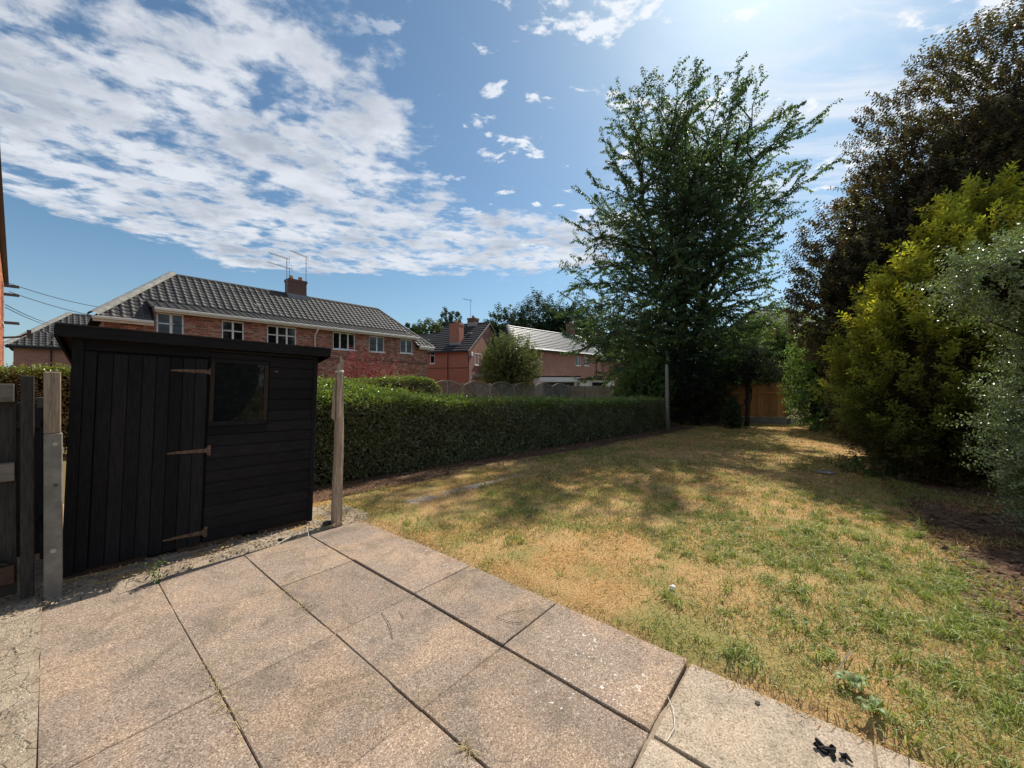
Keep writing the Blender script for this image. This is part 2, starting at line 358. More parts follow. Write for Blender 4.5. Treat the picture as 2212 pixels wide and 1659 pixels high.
n = NT('turf'); w = n.co('World'); g = n.noise(w, 55, 5, .7); b = n.noise(w, 1.3, 5, .6, .4); d2 = n.noise(w, 4.5, 4)
dry = n.ramp(g, [(.28, (.20, .12, .05)), (.5, (.42, .27, .12)), (.72, (.56, .40, .19))]); grn = n.ramp(g, [(.28, (.12, .10, .035)), (.55, (.29, .25, .09)), (.75, (.40, .34, .14))])
c = n.mix(n.ss(b, .47, .62), dry, grn); c = n.mix(n.ma('MULTIPLY', n.ss(d2, .58, .72), .5), c, (.17, .10, .05)); M['turf'] = n.fin(c, .95, .1, g, .8, .02)
n = NT('far_ground'); w = n.co('World'); M['far_ground'] = n.fin(n.mix(n.noise(w, .4, 5), (.09, .085, .035), (.2, .15, .07)), .95, .1)
n = NT('piece'); c = n.attr(); g = n.noise(n.co('World'), 40, 3); M['piece'] = n.fin(n.mix(g, n.mix(1., c, (.6, .6, .6), 'MULTIPLY'), n.mix(1., c, (1.35, 1.35, 1.35), 'MULTIPLY')), .9, .15)

# ================================================================== THE SETTING: ground, lawn, beds, paving
mb = MB(); mb.add([(-900, -300, -.09), (900, -300, -.09), (900, 1500, -.09), (-900, 1500, -.09)], [(0, 1, 2, 3)]); mb.build('ground', M['far_ground'], kind='structure')
def abof(x, y):
    dx = np.asarray(x) - OR[0]; dy = np.asarray(y) - OR[1]; return dx * A2[0] + dy * A2[1], dx * B2[0] + dy * B2[1]
H0 = np.array([-3.75, 5.35]); H1 = np.array([5.6, 14.05]); HD = (H1 - H0) / np.linalg.norm(H1 - H0); HN = np.array([HD[1], -HD[0]]); HL = float(np.linalg.norm(H1 - H0))
def hedge_d(x, y): return (np.asarray(x) - H0[0]) * HN[0] + (np.asarray(y) - H0[1]) * HN[1]      # metres in front of the hedge face
def bed_x(y): return 3.35 + .78 * (np.asarray(y) - 2.7) + .35 * (fnoise(np.asarray(y) * .9, 0 * np.asarray(y), 31) - .5)
def lawn_z(x, y):
    a, b = abof(x, y); z = -.022 + .03 * fnoise(np.asarray(x) * .8, np.asarray(y) * .8, 5) + .012 * fnoise(np.asarray(x) * 5, np.asarray(y) * 5, 8)
    pat = (b < .66) & (a < 2.95); return np.where(pat, -.06, z)
def sheet(name, x0, x1, y0, y1, st, zf, mat, keep=None):
    xs = np.arange(x0, x1 + 1e-6, st); ys = np.arange(y0, y1 + 1e-6, st); X, Y = np.meshgrid(xs, ys); Z = zf(X, Y); nx = len(xs); ny = len(ys)
    i = (np.arange(ny - 1)[:, None] * nx + np.arange(nx - 1)[None]); f = np.stack([i, i + 1, i + nx + 1, i + nx], -1).reshape(-1, 4)
    if keep is not None:
        cx = (X[:-1, :-1] + st / 2).ravel(); cy = (Y[:-1, :-1] + st / 2).ravel(); f = f[keep(cx, cy)]
    return MB().add(np.stack([X, Y, Z], -1).reshape(-1, 3), f).build(name, mat, smooth=True, kind='structure')
sheet('lawn', -6, 14, .2, 18, .1, lawn_z, M['turf'])
# soil bed along the right-hand planting, its edge a smooth wandering line
ys = np.arange(.4, 17, .12); t = np.linspace(0, 1, 60); Y = np.repeat(ys[:, None], 60, 1); X = bed_x(Y) + t[None] ** 1.5 * 9
Z = lawn_z(X, Y) + .006 + .03 * np.minimum(1, t[None] * 6) * fnoise(X * 2, Y * 2, 17)
i = (np.arange(len(ys) - 1)[:, None] * 60 + np.arange(59)[None]); f = np.stack([i, i + 1, i + 61, i + 60], -1).reshape(-1, 4)
MB().add(np.stack([X, Y, Z], -1).reshape(-1, 3), f).build('soil_bed', M['soil'], smooth=True, kind='structure')
# bare strip at the foot of the hedge
ts = np.arange(-.5, HL + 1.2, .12); ds = np.linspace(-1.2, 0, 10); T, D = np.meshgrid(ts, ds, indexing='ij')
fr = .42 + .35 * fnoise(T * .7, T * 0, 41) + np.where(T < 3, .25, 0)
D = D * 1.0; D = np.where(D > -.01, fr, D + fr * (1 + D / 1.2)); X = H0[0] + HD[0] * T + HN[0] * D; Y = H0[1] + HD[1] * T + HN[1] * D
i = (np.arange(len(ts) - 1)[:, None] * 10 + np.arange(9)[None]); f = np.stack([i, i + 10, i + 11, i + 1], -1).reshape(-1, 4)
MB().add(np.stack([X, Y, lawn_z(X, Y) + .007], -1).reshape(-1, 3), f).build('hedge_soil', M['soil'], smooth=True, kind='structure')

# paving: 900 x 600 slabs, each its own piece
patio = bpy.data.objects.new('patio', None); C.objects.link(patio); patio['kind'] = 'structure'
patio.location = (OR[0], OR[1], 0); patio.rotation_euler = (0, 0, math.atan2(A2[1], A2[0]))
# local x = a ; local y = -b
bedm = MB().box(-4.2, 2.74, -.6, 1.82, -.07, -.034); part('paving_bed', bedm, M['soil'], patio); 
_xs = np.arange(-4.1, 2.7, .04); _ys = np.arange(-.58, 1.795, .04); _X, _Y = np.meshgrid(_xs, _ys); _Z = -.030 + .034 * np.clip((fnoise(_X * 2.2, _Y * 2.2, 95, 3) - .30) * 2.2, 0, 1) - np.where(np.abs(_Y) < .03, .014, 0); _i = (np.arange(len(_ys) - 1)[:, None] * len(_xs) + np.arange(len(_xs) - 1)[None])
part('joint_sand', MB().add(np.stack([_X, _Y, np.minimum(_Z, -.0055)], -1).reshape(-1, 3), np.stack([_i, _i + 1, _i + len(_xs) + 1, _i + len(_xs)], -1).reshape(-1, 4)), M['joint_sand'], patio)
def slab(a0, a1, b0, b1, mat, gap=.006, dz=0., tilt=(0, 0)):
    m = MB(); g = gap; x0, x1, y0, y1 = a0 + g, a1 - g, -b1 + g, -b0 - g
    m.cbox(x0, x1, y0, y1, -.036, 0, .004)
    cx, cy = (x0 + x1) / 2, (y0 + y1) / 2
    def fn(v):
        v = v.copy(); v[:, 2] += dz + (v[:, 0] - cx) * tilt[0] + (v[:, 1] - cy) * tilt[1]; v[:, :2] += .0035 * np.sin(v[:, 1::-1] * 9 + cx * 7); return v
    m.xf(fn); return part('paving_slab', m, mat, patio)
rr = random.Random(3)
rows = [(-1.8, -1.2), (-1.2, -.6), (-.6, 0.), (0., .6)]
for ri, (b0, b1) in enumerate(rows):
    edges = [2.72, 1.8, .9, 0., -.9]
    if ri < 2: edges += [-1.8, -2.7, -3.6]
    for k in range(len(edges) - 1):
        gp = {3: .0035, 2: .003}.get(ri, .002)
        dz = rr.uniform(-.003, .003) + (.009 if (ri == 3 and k in (1, 2, 3)) else 0)
        slab(edges[k + 1], edges[k], b0 + (.002 if ri == 3 else .003 if ri == 2 and k in (2, 3) else 0), b1, M['aggregate'], gp, dz, (rr.uniform(-.004, .004), rr.uniform(-.005, .005)))
for (a0, a1, b0, b1) in ((-1.68, -.912, .0, .60), (-2.55, -1.68, .0, .60), (-1.75, -.906, -.6, -.01), (-2.6, -1.75, -.6, -.01), (-3.5, -2.6, -.6, -.01), (-3.5, -2.55, 0, .6)):
    o = slab(a0, a1, b0, b1, M['smooth_concrete'], .004, rr.uniform(-.006, -.002), (rr.uniform(-.003, .003), rr.uniform(-.003, .003))); o['label'] = 'smooth pale concrete slab'
# broken concrete strip between the paving and the shed
st = MB(); n_ = 90; bs = np.linspace(-2.1, .75, n_)
ya = 2.745 + .03 * fnoise(bs * 5, bs * 0, 51); yb = np.full(n_, 3.62)
rowsv = []
for k, w in enumerate(np.linspace(0, 1, 14)):
    a = ya * (1 - w) + yb * w; z = -.012 + .035 * (fnoise(bs * 6, bs * 0 + w * 5, 52) - .35) + (.01 if k else -.05)
    p = OR[None] + a[:, None] * A2[None] + bs[:, None] * B2[None]; rowsv.append(np.c_[p, z])
V = np.concatenate(rowsv); i = (np.arange(13)[:, None] * n_ + np.arange(n_ - 1)[None]); f = np.stack([i, i + 1, i + n_ + 1, i + n_], -1).reshape(-1, 4)
st.add(V, f).build('concrete_footing', M['rough_concrete'], smooth=True, kind='structure')
# gravelly ground left of the paving
_a = np.arange(-3., 5.4, .06); _b = -1.797 - np.r_[0, np.arange(.03, 4., .06)]; _A, _B = np.meshgrid(_a, _b); _X = OR[0] + _A * A2[0] + _B * B2[0]; _Y = OR[1] + _A * A2[1] + _B * B2[1]
_i = (np.arange(len(_b) - 1)[:, None] * len(_a) + np.arange(len(_a) - 1)[None]); MB().add(np.stack([_X, _Y, -.012 + .03 * fnoise(_X * 4, _Y * 4, 61)], -1).reshape(-1, 3), np.stack([_i, _i + 1, _i + len(_a) + 1, _i + len(_a)], -1).reshape(-1, 4)).build('gravel_path', M['rough_concrete'], smooth=True, kind='structure')
gr = MB(); k = 26000
a = rng.uniform(-1.6, 3.0, k); b = -1.83 - rng.random(k) ** 1.4 * 1.4; p = OR[None] + a[:, None] * A2 + b[:, None] * B2
sz = rng.uniform(.003, .0085, k); base = np.array([[-1, -1, 0], [1, -1, 0], [1, 1, 0], [-1, 1, 0], [0, 0, .7]])
th = rng.uniform(0, 6.28, k); c_, s_ = np.cos(th), np.sin(th)
vx = base[None, :, 0] * c_[:, None] - base[None, :, 1] * s_[:, None]; vy = base[None, :, 0] * s_[:, None] + base[None, :, 1] * c_[:, None]
V = np.stack([p[:, 0, None] + vx * sz[:, None], p[:, 1, None] + vy * sz[:, None] * .8, (-.014 + .03 * fnoise(p[:, 0] * 4, p[:, 1] * 4, 61))[:, None] + np.broadcast_to(base[None, :, 2], vx.shape) * sz[:, None]], -1)
F = (np.array([[0, 1, 4], [1, 2, 4], [2, 3, 4], [3, 0, 4]])[None] + 5 * np.arange(k)[:, None, None]).reshape(-1, 3)
sc = rng.uniform(.55, 1.15, (k, 1)) * np.array([[.46, .385, .29]]); gr.add(V.reshape(-1, 3), F, np.repeat(sc, 5, 0))
tag(gr.build('gravel', M['piece'], kind='stuff'), 'loose pale gravel beside the paving edge', 'gravel')

# old path slabs sunk in the lawn
path = bpy.data.objects.new('sunken_path', None); C.objects.link(path); path['kind'] = 'structure'; p0 = Vector((-1.30, 5.12, 0)); pd = Vector((.665, .747, 0))
path.location = p0; path.rotation_euler = (0, 0, math.atan2(pd.y, pd.x)); x = 0
for k in range(5):
    l = rr.uniform(.40, .58); m = MB().cbox(x, x + l - .012, .02 * math.sin(k * 2.1), .26 - .03 * k, -.05, .002 + rr.uniform(-.004, .004), .006); part('path_slab', m, M['smooth_concrete'], path); x += l

# ================================================================== grass
def blades(x, y, z, h, w, lean, col, seed, tip=None):
    r = np.random.default_rng(seed); n = len(x); th = r.uniform(0, 2 * np.pi, n); la = r.uniform(0, 2 * np.pi, n)
    sx, sy = np.cos(th) * w / 2, np.sin(th) * w / 2; lx, ly = np.cos(la) * lean * h, np.sin(la) * lean * h
    b0 = np.stack([x - sx, y - sy, z], -1); b1 = np.stack([x + sx, y + sy, z], -1)
    m0 = np.stack([x - sx * .8 + lx * .35, y - sy * .8 + ly * .35, z + h * .6], -1); m1 = np.stack([x + sx * .8 + lx * .35, y + sy * .8 + ly * .35, z + h * .6], -1)
    t = np.stack([x + lx, y + ly, z + h * np.maximum(.25, 1 - .35 * lean)], -1)
    V = np.stack([b0, b1, m0, m1, t], 1).reshape(-1, 3); k = 5 * np.arange(n)[:, None]
    q = k + np.array([[0, 1, 3, 2]]); tr = k + np.array([[2, 3, 4]])
    cc = np.repeat(col, 5, 0); return V, q, tr, cc
def add_blades(mb, *a, **k):
    V, q, tr, cc = blades(*a, **k); n0 = mb.n; mb.v.append(V); mb.c.append(cc); mb.f += [q + n0, tr + n0]; mb.n += len(V)
def greenness(x, y):
    g = fnoise(x * .9, y * .9, 71, 4) * .8 + fnoise(x * 3.5, y * 3.5, 75, 2) * .35
    near = np.clip((x - .2 - (3.6 - y) * .15) / 1.8, 0, 1) * np.clip((5.6 - y) / 2.5, 0, 1)
    far = np.clip((y - 6.0) / 2.5, 0, 1) * np.clip((3.5 - x) / 3, 0, 1) * .12
    return g + near * .14 + far - .56
def on_lawn(x, y, edge=.0):
    a, b = abof(x, y); e = .535 + .055 * fnoise(a * 5, a * 0, 81) + edge
    pat = (b > e) | ((a > 2.85 + .1 * fnoise(b * 6, b * 0, 82)) & (b > .45))
    hd = hedge_d(x, y); hs = hd > .55 + .4 * fnoise(x * 2, y * 2, 83)
    rp = np.stack([x - p0.x, y - p0.y]); al = rp[0] * pd.x + rp[1] * pd.y; ac = -rp[0] * pd.y + rp[1] * pd.x
    onpath = (al > -.02) & (al < 1.9) & (fnoise(x * 7, y * 7, 89) > .40) & (ac > .03 + .08 * fnoise(al * 4, al * 0, 84)) & (ac < .24 - .09 * al / 1.9 - .05 * fnoise(al * 5, al * 0, 87))
    return pat & hs & (x < bed_x(y) + .25 * (fnoise(x * 4, y * 4, 86) - .3)) & (y < 15.6) & ~onpath
DRY = np.array([[.69, .44, .19], [.60, .37, .16], [.76, .53, .26], [.50, .28, .11], [.65, .45, .225]]); GRN = np.array([[.24, .29, .075], [.31, .335, .10], [.17, .25, .07], [.38, .36, .12]])
def on_bed(x, y):
    t_ = x - bed_x(y); return (t_ > -.1) & (fnoise(x * .9 + 3, y * .9, 97, 3) + np.clip((t_ - 1.0) * .25, 0, .3) > .43) & (y < 12)
def lawn_grass(n, box, hmul, seed, ymin, ymax, wmul, mask=on_lawn):
    r = np.random.default_rng(seed); x = r.uniform(box[0], box[1], n); y = r.uniform(box[2], box[3], n)
    ok = mask(x, y) & (np.abs(x) < 1.38 * y + .5) & (y >= ymin) & (y < ymax); x, y = x[ok], y[ok]; n = len(x)
    thin = fnoise(x * 2.2, y * 2.2, 91, 3); ok = r.random(n) < np.clip((thin - .25) * 3.2, .25, 1); x, y = x[ok], y[ok]; n = len(x)
    g = greenness(x, y); isg = r.random(n) < np.clip(.2 + g * 2.1, .03, .85)
    col = np.where(isg[:, None], GRN[r.integers(0, 4, n)], DRY[r.integers(0, 5, n)]) * r.uniform(.7, 1.2, (n, 1))
    h = np.where(isg, r.uniform(.022, .05, n), r.uniform(.012, .032, n)) * hmul; w = np.where(isg, r.uniform(.003, .0055, n), r.uniform(.002, .004, n)) * wmul
    return x, y, lawn_z(x, y) - .002 + np.where(x > bed_x(y), .014, 0), h, w, r.uniform(.4, 1.9, n), col, seed + 1
mb = MB()
add_blades(mb, *lawn_grass(120000, (-.6, 5, 1.1, 4.2), 1.0, 1, 1.1, 3.4, 1.0))
add_blades(mb, *lawn_grass(230000, (-3.5, 8, 3.4, 7.6), 1.1, 3, 3.4, 7.4, 1.6))
add_blades(mb, *lawn_grass(210000, (-3, 13, 7.4, 15.7), 1.25, 5, 7.4, 15.7, 2.8))
add_blades(mb, *lawn_grass(110000, (2.5, 10, 1.6, 8), 1.7, 7, 1.6, 8, 1.5, on_bed))
# longer green tufts, thickest towards the lower right
r = np.random.default_rng(21); tx, ty, tw = [], [], []
k = 3200; x = r.uniform(-.5, 5.5, k); y = r.uniform(1.25, 6.5, k); pr = np.clip((x - .5 - .25 * (y - 2)) / 2.2, 0, 1) ** 1.5 * np.clip((5.8 - y) / 3, 0, 1) + .035
ok = on_lawn(x, y, .05) & (r.random(k) < pr * .95) ; x, y = x[ok], y[ok]
for (u, v) in ((1845, 1488), (1910, 1545), (2010, 1450), (2030, 1240), (1960, 1590), (2120, 1480), (1500, 1310), (1440, 1290), (1215, 1245), (880, 1135), (2140, 1350), (1800, 1250), (1755, 1400)):
    p = G(u, v); x = np.append(x, p.x); y = np.append(y, p.y)
m_ = r.integers(14, 42, len(x)); X = np.repeat(x, m_) + r.normal(0, .028, m_.sum()); Y = np.repeat(y, m_) + r.normal(0, .028, m_.sum()); n = len(X)
hh = np.repeat(r.uniform(.045, .13, len(x)), m_) * r.uniform(.5, 1.15, n); cc = GRN[r.integers(0, 3, n)] * r.uniform(.75, 1.35, (n, 1))
add_blades(mb, X, Y, lawn_z(X, Y) - .002, hh, r.uniform(.004, .0075, n), r.uniform(.3, 1.5, n), cc, 23)
tag(mb.build('grass', M['grass'], kind='stuff'), 'sun-dried golden lawn grass with green tufts', 'grass')
# dry grass growing out of the paving joints and along the gravel
mb = MB(); r = np.random.default_rng(33); P_ = []
def jl(a0, b0, a1, b1, n, sp):
    t = r.random(n); a = a0 + (a1 - a0) * t + r.normal(0, sp, n); b = b0 + (b1 - b0) * t + r.normal(0, sp, n); P_.append(OR[None] + a[:, None] * A2 + b[:, None] * B2)
jl(-1.35, -1.2, -.2, -1.2, 150, .012); jl(-1.15, -1.2, -.75, -1.2, 200, .02); jl(.5, -1.2, 1.25, -1.2, 120, .016); jl(-1.2, -.6, -.75, -.6, 80, .014); jl(-.35, -.6, -.3, -.6, 40, .01)
jl(-1.6, -1.83, .9, -1.86, 700, .03); jl(-1.3, -1.95, 1.0, -2.1, 420, .06); jl(2.72, -.6, 2.8, .4, 90, .02); jl(1.25, -.6, 1.7, -.6, 50, .008)
jl(-2.4, .57, 2.85, .57, 900, .022)
P = np.concatenate(P_); n = len(P); cc = np.array([[.62, .50, .28]]) * r.uniform(.6, 1.15, (n, 1)) * np.array([[1, 1, 1]]); cc[-900:] = DRY[r.integers(0, 5, 900)]
add_blades(mb, P[:, 0], P[:, 1], np.full(n, -.008), r.uniform(.015, .05, n), r.uniform(.0025, .0045, n), r.uniform(.8, 2.6, n), cc, 34)
tag(mb.build('dry_weeds', M['grass'], kind='stuff'), 'straw-coloured dry grass in the paving joints', 'dry grass')

# loose litter: leaves and bark chips on the soil and under the trees
mb = MB(); r = np.random.default_rng(44)
def litter(x, y, L, cols, lift=.012):
    n = len(x); th = r.uniform(0, 6.28, n); d = np.stack([np.cos(th), np.sin(th), r.normal(0, .25, n)], -1); d = unit(d); nn = unit(np.stack([r.normal(0, .35, n), r.normal(0, .35, n), np.ones(n)], -1))
    s = unit(np.cross(d, nn)); p = np.stack([x, y, lawn_z(x, y) + lift], -1); l = L[:, None]
    q = np.stack([p, p + d * l * .5 + s * l * .28, p + d * l, p + d * l * .5 - s * l * .28], 1); mb.quads(q, cols)
n = 16000; y = r.uniform(1.5, 14, n); x = bed_x(y) + r.random(n) ** 1.3 * 4.5 - .15
litter(x, y, r.uniform(.02, .07, n), np.array([[.14, .075, .05]]) * r.uniform(.4, 1.7, (n, 1)), .028)
n = 6000; t = r.uniform(-.3, HL + 1, n); d = r.uniform(-.1, .85, n); litter(H0[0] + HD[0] * t + HN[0] * d, H0[1] + HD[1] * t + HN[1] * d, r.uniform(.02, .05, n), np.array([[.20, .11, .06]]) * r.uniform(.35, 1.6, (n, 1)), .02)
n = 5000; y = r.uniform(6, 15.5, n); x = r.uniform(0, 1, n) * (bed_x(y) - .2 * y + 1) + .2 * y - 1; ok = on_lawn(x, y); x, y = x[ok], y[ok]; n = len(x)
litter(x, y, r.uniform(.03, .075, n), np.array([[.34, .20, .09]]) * r.uniform(.4, 1.6, (n, 1)), .03)
n = 1500; a = r.uniform(2.72, 3.2, n); b = r.uniform(-2.0, .7, n); x, y = OR[0] + a * A2[0] + b * B2[0], OR[1] + a * A2[1] + b * B2[1]; _k = len(mb.v); litter(x, y, r.uniform(.008, .035, n), np.array([[.24, .17, .11]]) * r.uniform(.3, 1.9, (n, 1)), .0); mb.v[-1][:, 2] += .030 - np.repeat(lawn_z(x, y), 4)
tag(mb.build('leaf_litter', M['piece'], kind='stuff'), 'brown fallen leaves and bark chips on the soil', 'leaf litter')

# ================================================================== the garden shed
def shed_build():
    L0 = np.array([-3.649, 3.123]); rz = math.atan2(.701, .713); W, D = 1.865, 1.42
    sh = thing('garden_shed', 'black stained timber garden shed with door and small window on the patio edge', 'shed', (L0[0], L0[1], 0), rz)
    def lean(v):
        v = v.copy(); x, z = v[:, 0].copy(), v[:, 2].copy(); v[:, 0] = x + .034 * z; v[:, 2] = z * (1 - .028 * x / W); return v
    def p(name, mb, mat, par=None, **k): return part(name, mb.xf(lean), mat, par or sh, **k)
    HT = 2.0
    d0, d1 = .135, .87; wx0, wx1, wz0, wz1 = .905, 1.365, 1.225, 1.86
    # frame and inner lining keep the interior dark
    p('wall_lining', MB().box(.02, W - .02, .03, D - .02, .06, HT - .12), M['room'])
    for (x0, x1) in ((.03, .5), (.7, 1.2), (1.35, W - .03)): p('floor_bearer', MB().box(x0, x1, .01, D, .0, .055), M['shed_bare_and_lit'])
    # horizontal shiplap boards right of the door and round the window
    z = .05; k = 0; pit = .1185
    while z < HT - .03:
        z1 = min(z + pit, HT - .01)
        segs = [(d1 + .02, W - .012)]
        if z1 > wz0 - .02 and z < wz1 + .02:
            segs = [(wx1 + .03, W - .012)]
            if z < wz0 - .03: p('cladding_board', MB().box(d1 + .02, wx1 + .03, 0, .018, z, wz0 - .022), M['shed_wood_h'])
            if z1 > wz1 + .03: p('cladding_board', MB().box(d1 + .02, wx1 + .03, 0, .018, wz1 + .022, z1 - .006), M['shed_wood_h'])
        for (x0, x1) in segs:
            o = random.uniform(-.002, .002); b = MB()
            b.add([(x0, .006 + o, z), (x1, .006 - o, z), (x1, o, z + .02), (x0, -o, z + .02), (x1, -.001 + o, z1 - .016), (x0, -.001, z1 - .016), (x1, .010, z1 - .003), (x0, .010, z1 - .003),
                   (x0, .03, z), (x1, .03, z), (x1, .03, z1 - .003), (x0, .03, z1 - .003)],
                  [(0, 1, 2, 3), (3, 2, 4, 5), (5, 4, 6, 7), (8, 9, 1, 0), (7, 6, 10, 11), (1, 9, 10, 6, 4, 2), (8, 0, 3, 5, 7, 11), (9, 8, 11, 10)])
            p('cladding_board', b, M['shed_wood_h'])
        z += pit; k += 1
    # boards over and left of the door
    for zz in (1.885, ): p('cladding_board', MB().cbox(.0, d1 + .02, 0, .02, zz, HT - .01, .003), M['shed_wood_h'])
    p('corner_trim', MB().cbox(-.012, .055, -.016, .03, .03, HT, .004), M['shed_wood'])
    p('corner_trim', MB().cbox(W - .034, W + .012, -.016, .03, .03, HT - .02, .004), M['shed_wood'])
    p('door_post', MB().cbox(.057, d0 - .006, -.004, .03, .04, 1.88, .003), M['shed_wood'])
    # door of vertical tongue-and-groove boards
    door = bpy.data.objects.new('door', None); C.objects.link(door); door.parent = sh
    nb = 8; bw = (d1 - d0) / nb
    for i in range(nb):
        o = random.uniform(-.002, .002); x0 = d0 + i * bw; p('door_board', MB().cbox(x0 + .0014, x0 + bw - .0014, -.006 + o, .022, .05, 1.865, .0035), M['shed_wood'], door)
    for hz in (1.745, .965, .16):
        b = MB(); xh = d1 + .01
        s = [(xh, hz + .018), (xh - .22, hz + .012), (xh - .285, hz + .004), (xh - .285, hz - .006), (xh - .22, hz - .011), (xh, hz - .02)]
        b.add([(x, -.012, z_) for x, z_ in s] + [(x, -.0065, z_) for x, z_ in s], [tuple(range(6)), tuple(range(11, 5, -1))] + [(i, i + 6, (i + 1) % 6 + 6, (i + 1) % 6) for i in range(6)])
        b.cbox(xh + .012, xh + .04, -.012, -.002, hz - .05, hz + .05, .002); b.tube([(xh + .006, -.012, hz - .03), (xh + .006, -.012, hz + .03)], .007, 8)
        p('hinge', b, M['rust'], door)
    kh = MB(); th = np.linspace(0, 2 * np.pi, 12, endpoint=False); kh.add(np.c_[.215 + .014 * np.cos(th), np.full(12, -.0088), .968 + .010 * np.sin(th)], [tuple(range(12))]); p('knot_hole', kh, M['room'], door)
    # window
    win = bpy.data.objects.new('window', None); C.objects.link(win); win.parent = sh
    p('pane', MB().box(wx0 + .02, wx1 - .02, .002, .006, wz0 + .02, wz1 - .02), M['glass'], win)
    for (a, b_, c_, d_) in ((wx0 - .012, wx1 + .022, wz0 - .02, wz0 + .022), (wx0 - .012, wx1 + .022, wz1 - .02, wz1 + .02), (wx0 - .012, wx0 + .022, wz0 + .023, wz1 - .021), (wx1 - .016, wx1 + .022, wz0 + .023, wz1 - .021)):
        p('frame_bar', MB().cbox(a, b_, -.014, .02, c_, d_, .003), M['shed_wood'] if d_ - c_ < .1 else M['window_trim'], win)
    p('latch', MB().cbox(1.44, 1.475, -.012, -.001, 1.765, 1.785, .002), M['rust'])
    # side and back walls
    z = .05
    while z < 1.85:
        z1 = z + pit
        for (x0, x1, nm) in ((-.004, .016, 'L'), (W - .016, W + .004, 'R')): p('side_board', MB().box(x0, x1, .032, D, z, z1 - .005), M['shed_bare_and_lit'] if nm == 'L' else M['shed_wood'])  # left boards lighter and browner: the lit look of the cladding as colour
        z += pit
    p('back_wall', MB().box(0, W, D, D + .02, .04, 1.82), M['shed_wood'])
    # roof, falling to the back
    roof = bpy.data.objects.new('roof', None); C.objects.link(roof); roof.parent = sh
    f0, f1 = -.09, D + .1; x0, x1 = -.085, W + .10; zf, zb = 2.075, 1.845
    zr = lambda y: zf + (zb - zf) * (y - f0) / (f1 - f0)
    def slabr(xa, xb, ya, yb, lo, hi, nm, mt):
        b = MB(); b.add([(xa, ya, zr(ya) + lo), (xb, ya, zr(ya) + lo), (xb, yb, zr(yb) + lo), (xa, yb, zr(yb) + lo), (xa, ya, zr(ya) + hi), (xb, ya, zr(ya) + hi), (xb, yb, zr(yb) + hi), (xa, yb, zr(yb) + hi)],
                        [(3, 2, 1, 0), (4, 5, 6, 7), (0, 1, 5, 4), (1, 2, 6, 5), (2, 3, 7, 6), (3, 0, 4, 7)]); p(nm, b, mt, roof)
    slabr(x0, x1, f0, f1, -.03, -.012, 'roof_board', M['shed_bare_and_lit']); slabr(x0 - .012, x1 + .012, f0 - .03, f1 + .02, -.011, .001, 'roofing_felt', M['felt'])
    slabr(x0 - .014, x1 + .014, f0 - .022, f0 - .001, -.10, -.012, 'fascia', M['shed_wood_h'])
    slabr(x0 - .02, x0 - .001, f0, f1, -.10, -.012, 'bargeboard', M['shed_wood']); slabr(x1 + .001, x1 + .02, f0, f1, -.10, -.012, 'bargeboard', M['shed_wood'])
    for xx in (.02, .6, 1.2, 1.8): slabr(xx, xx + .04, f0 + .002, f1 - .01, -.075, -.031, 'rafter', M['shed_bare_and_lit'])
shed_build()

# gate post beside the shed: concrete spur below, timber above
gp = G(115, 1290); t = thing('gate_post', 'weathered gate post, timber on a pale concrete spur, beside the black shed', 'post', (gp.x, gp.y, -.02), ROT)
part('concrete_spur', MB().cbox(-.046, .046, -.04, .04, -.1, 1.25, .006), M['concrete'], t)
w = MB().cbox(-.046, .038, -.036, .04, 1.252, 1.71, .005); part('timber_post', w, M['post_wood'], t)
for (dx_, z_, r_) in ((.0, .38, .017), (.012, .865, .011), (.01, 1.17, .014)):
    b = MB().tube([(dx_, -.0405, z_), (dx_, -.046, z_)], r_, 10); part('bolt', b, M['iron'] if r_ < .012 else M['stone'], t)
# timber gate to the left
g0 = AB(3.05, -1.865); t = thing('timber_gate', 'dark boarded timber gate with pale rails hung at the gate post', 'gate', (g0[0], g0[1], 0), ROT + math.pi)
part('stile', MB().cbox(-.03, .035, -.02, .04, .03, 1.66, .004), M['gate_wood'], t)
for i in range(9):
    x = .052 + i * .150; part('gate_board', MB().cbox(x, x + .138, -.03, -.012, .06, 1.60 + .02 * math.sin(i), .003), M['gate_wood'], t)
for z_ in (1.47, .90, .16): part('rail', MB().cbox(.06, 1.25, -.010, .05, z_, z_ + .13, .004), M['gate_rail'] if z_ > .5 else M['shed_bare_and_lit'], t)
b = MB().add([(.08, .0, .30), (.20, .0, .30), (1.2, .0, .86), (1.08, .0, .86), (.08, .045, .30), (.20, .045, .30), (1.2, .045, .86), (1.08, .045, .86)], [(0, 1, 2, 3), (7, 6, 5, 4), (0, 4, 5, 1), (1, 5, 6, 2), (2, 6, 7, 3), (3, 7, 4, 0)]); part('brace', b, M['gate_wood'], t)
b = MB().cbox(-.10, -.04, -.012, .02, 1.42, 1.5, .004).tube([(-.14, .0, 1.46), (-.04, 0, 1.46)], .01, 8); part('latch', b, M['iron'], t)

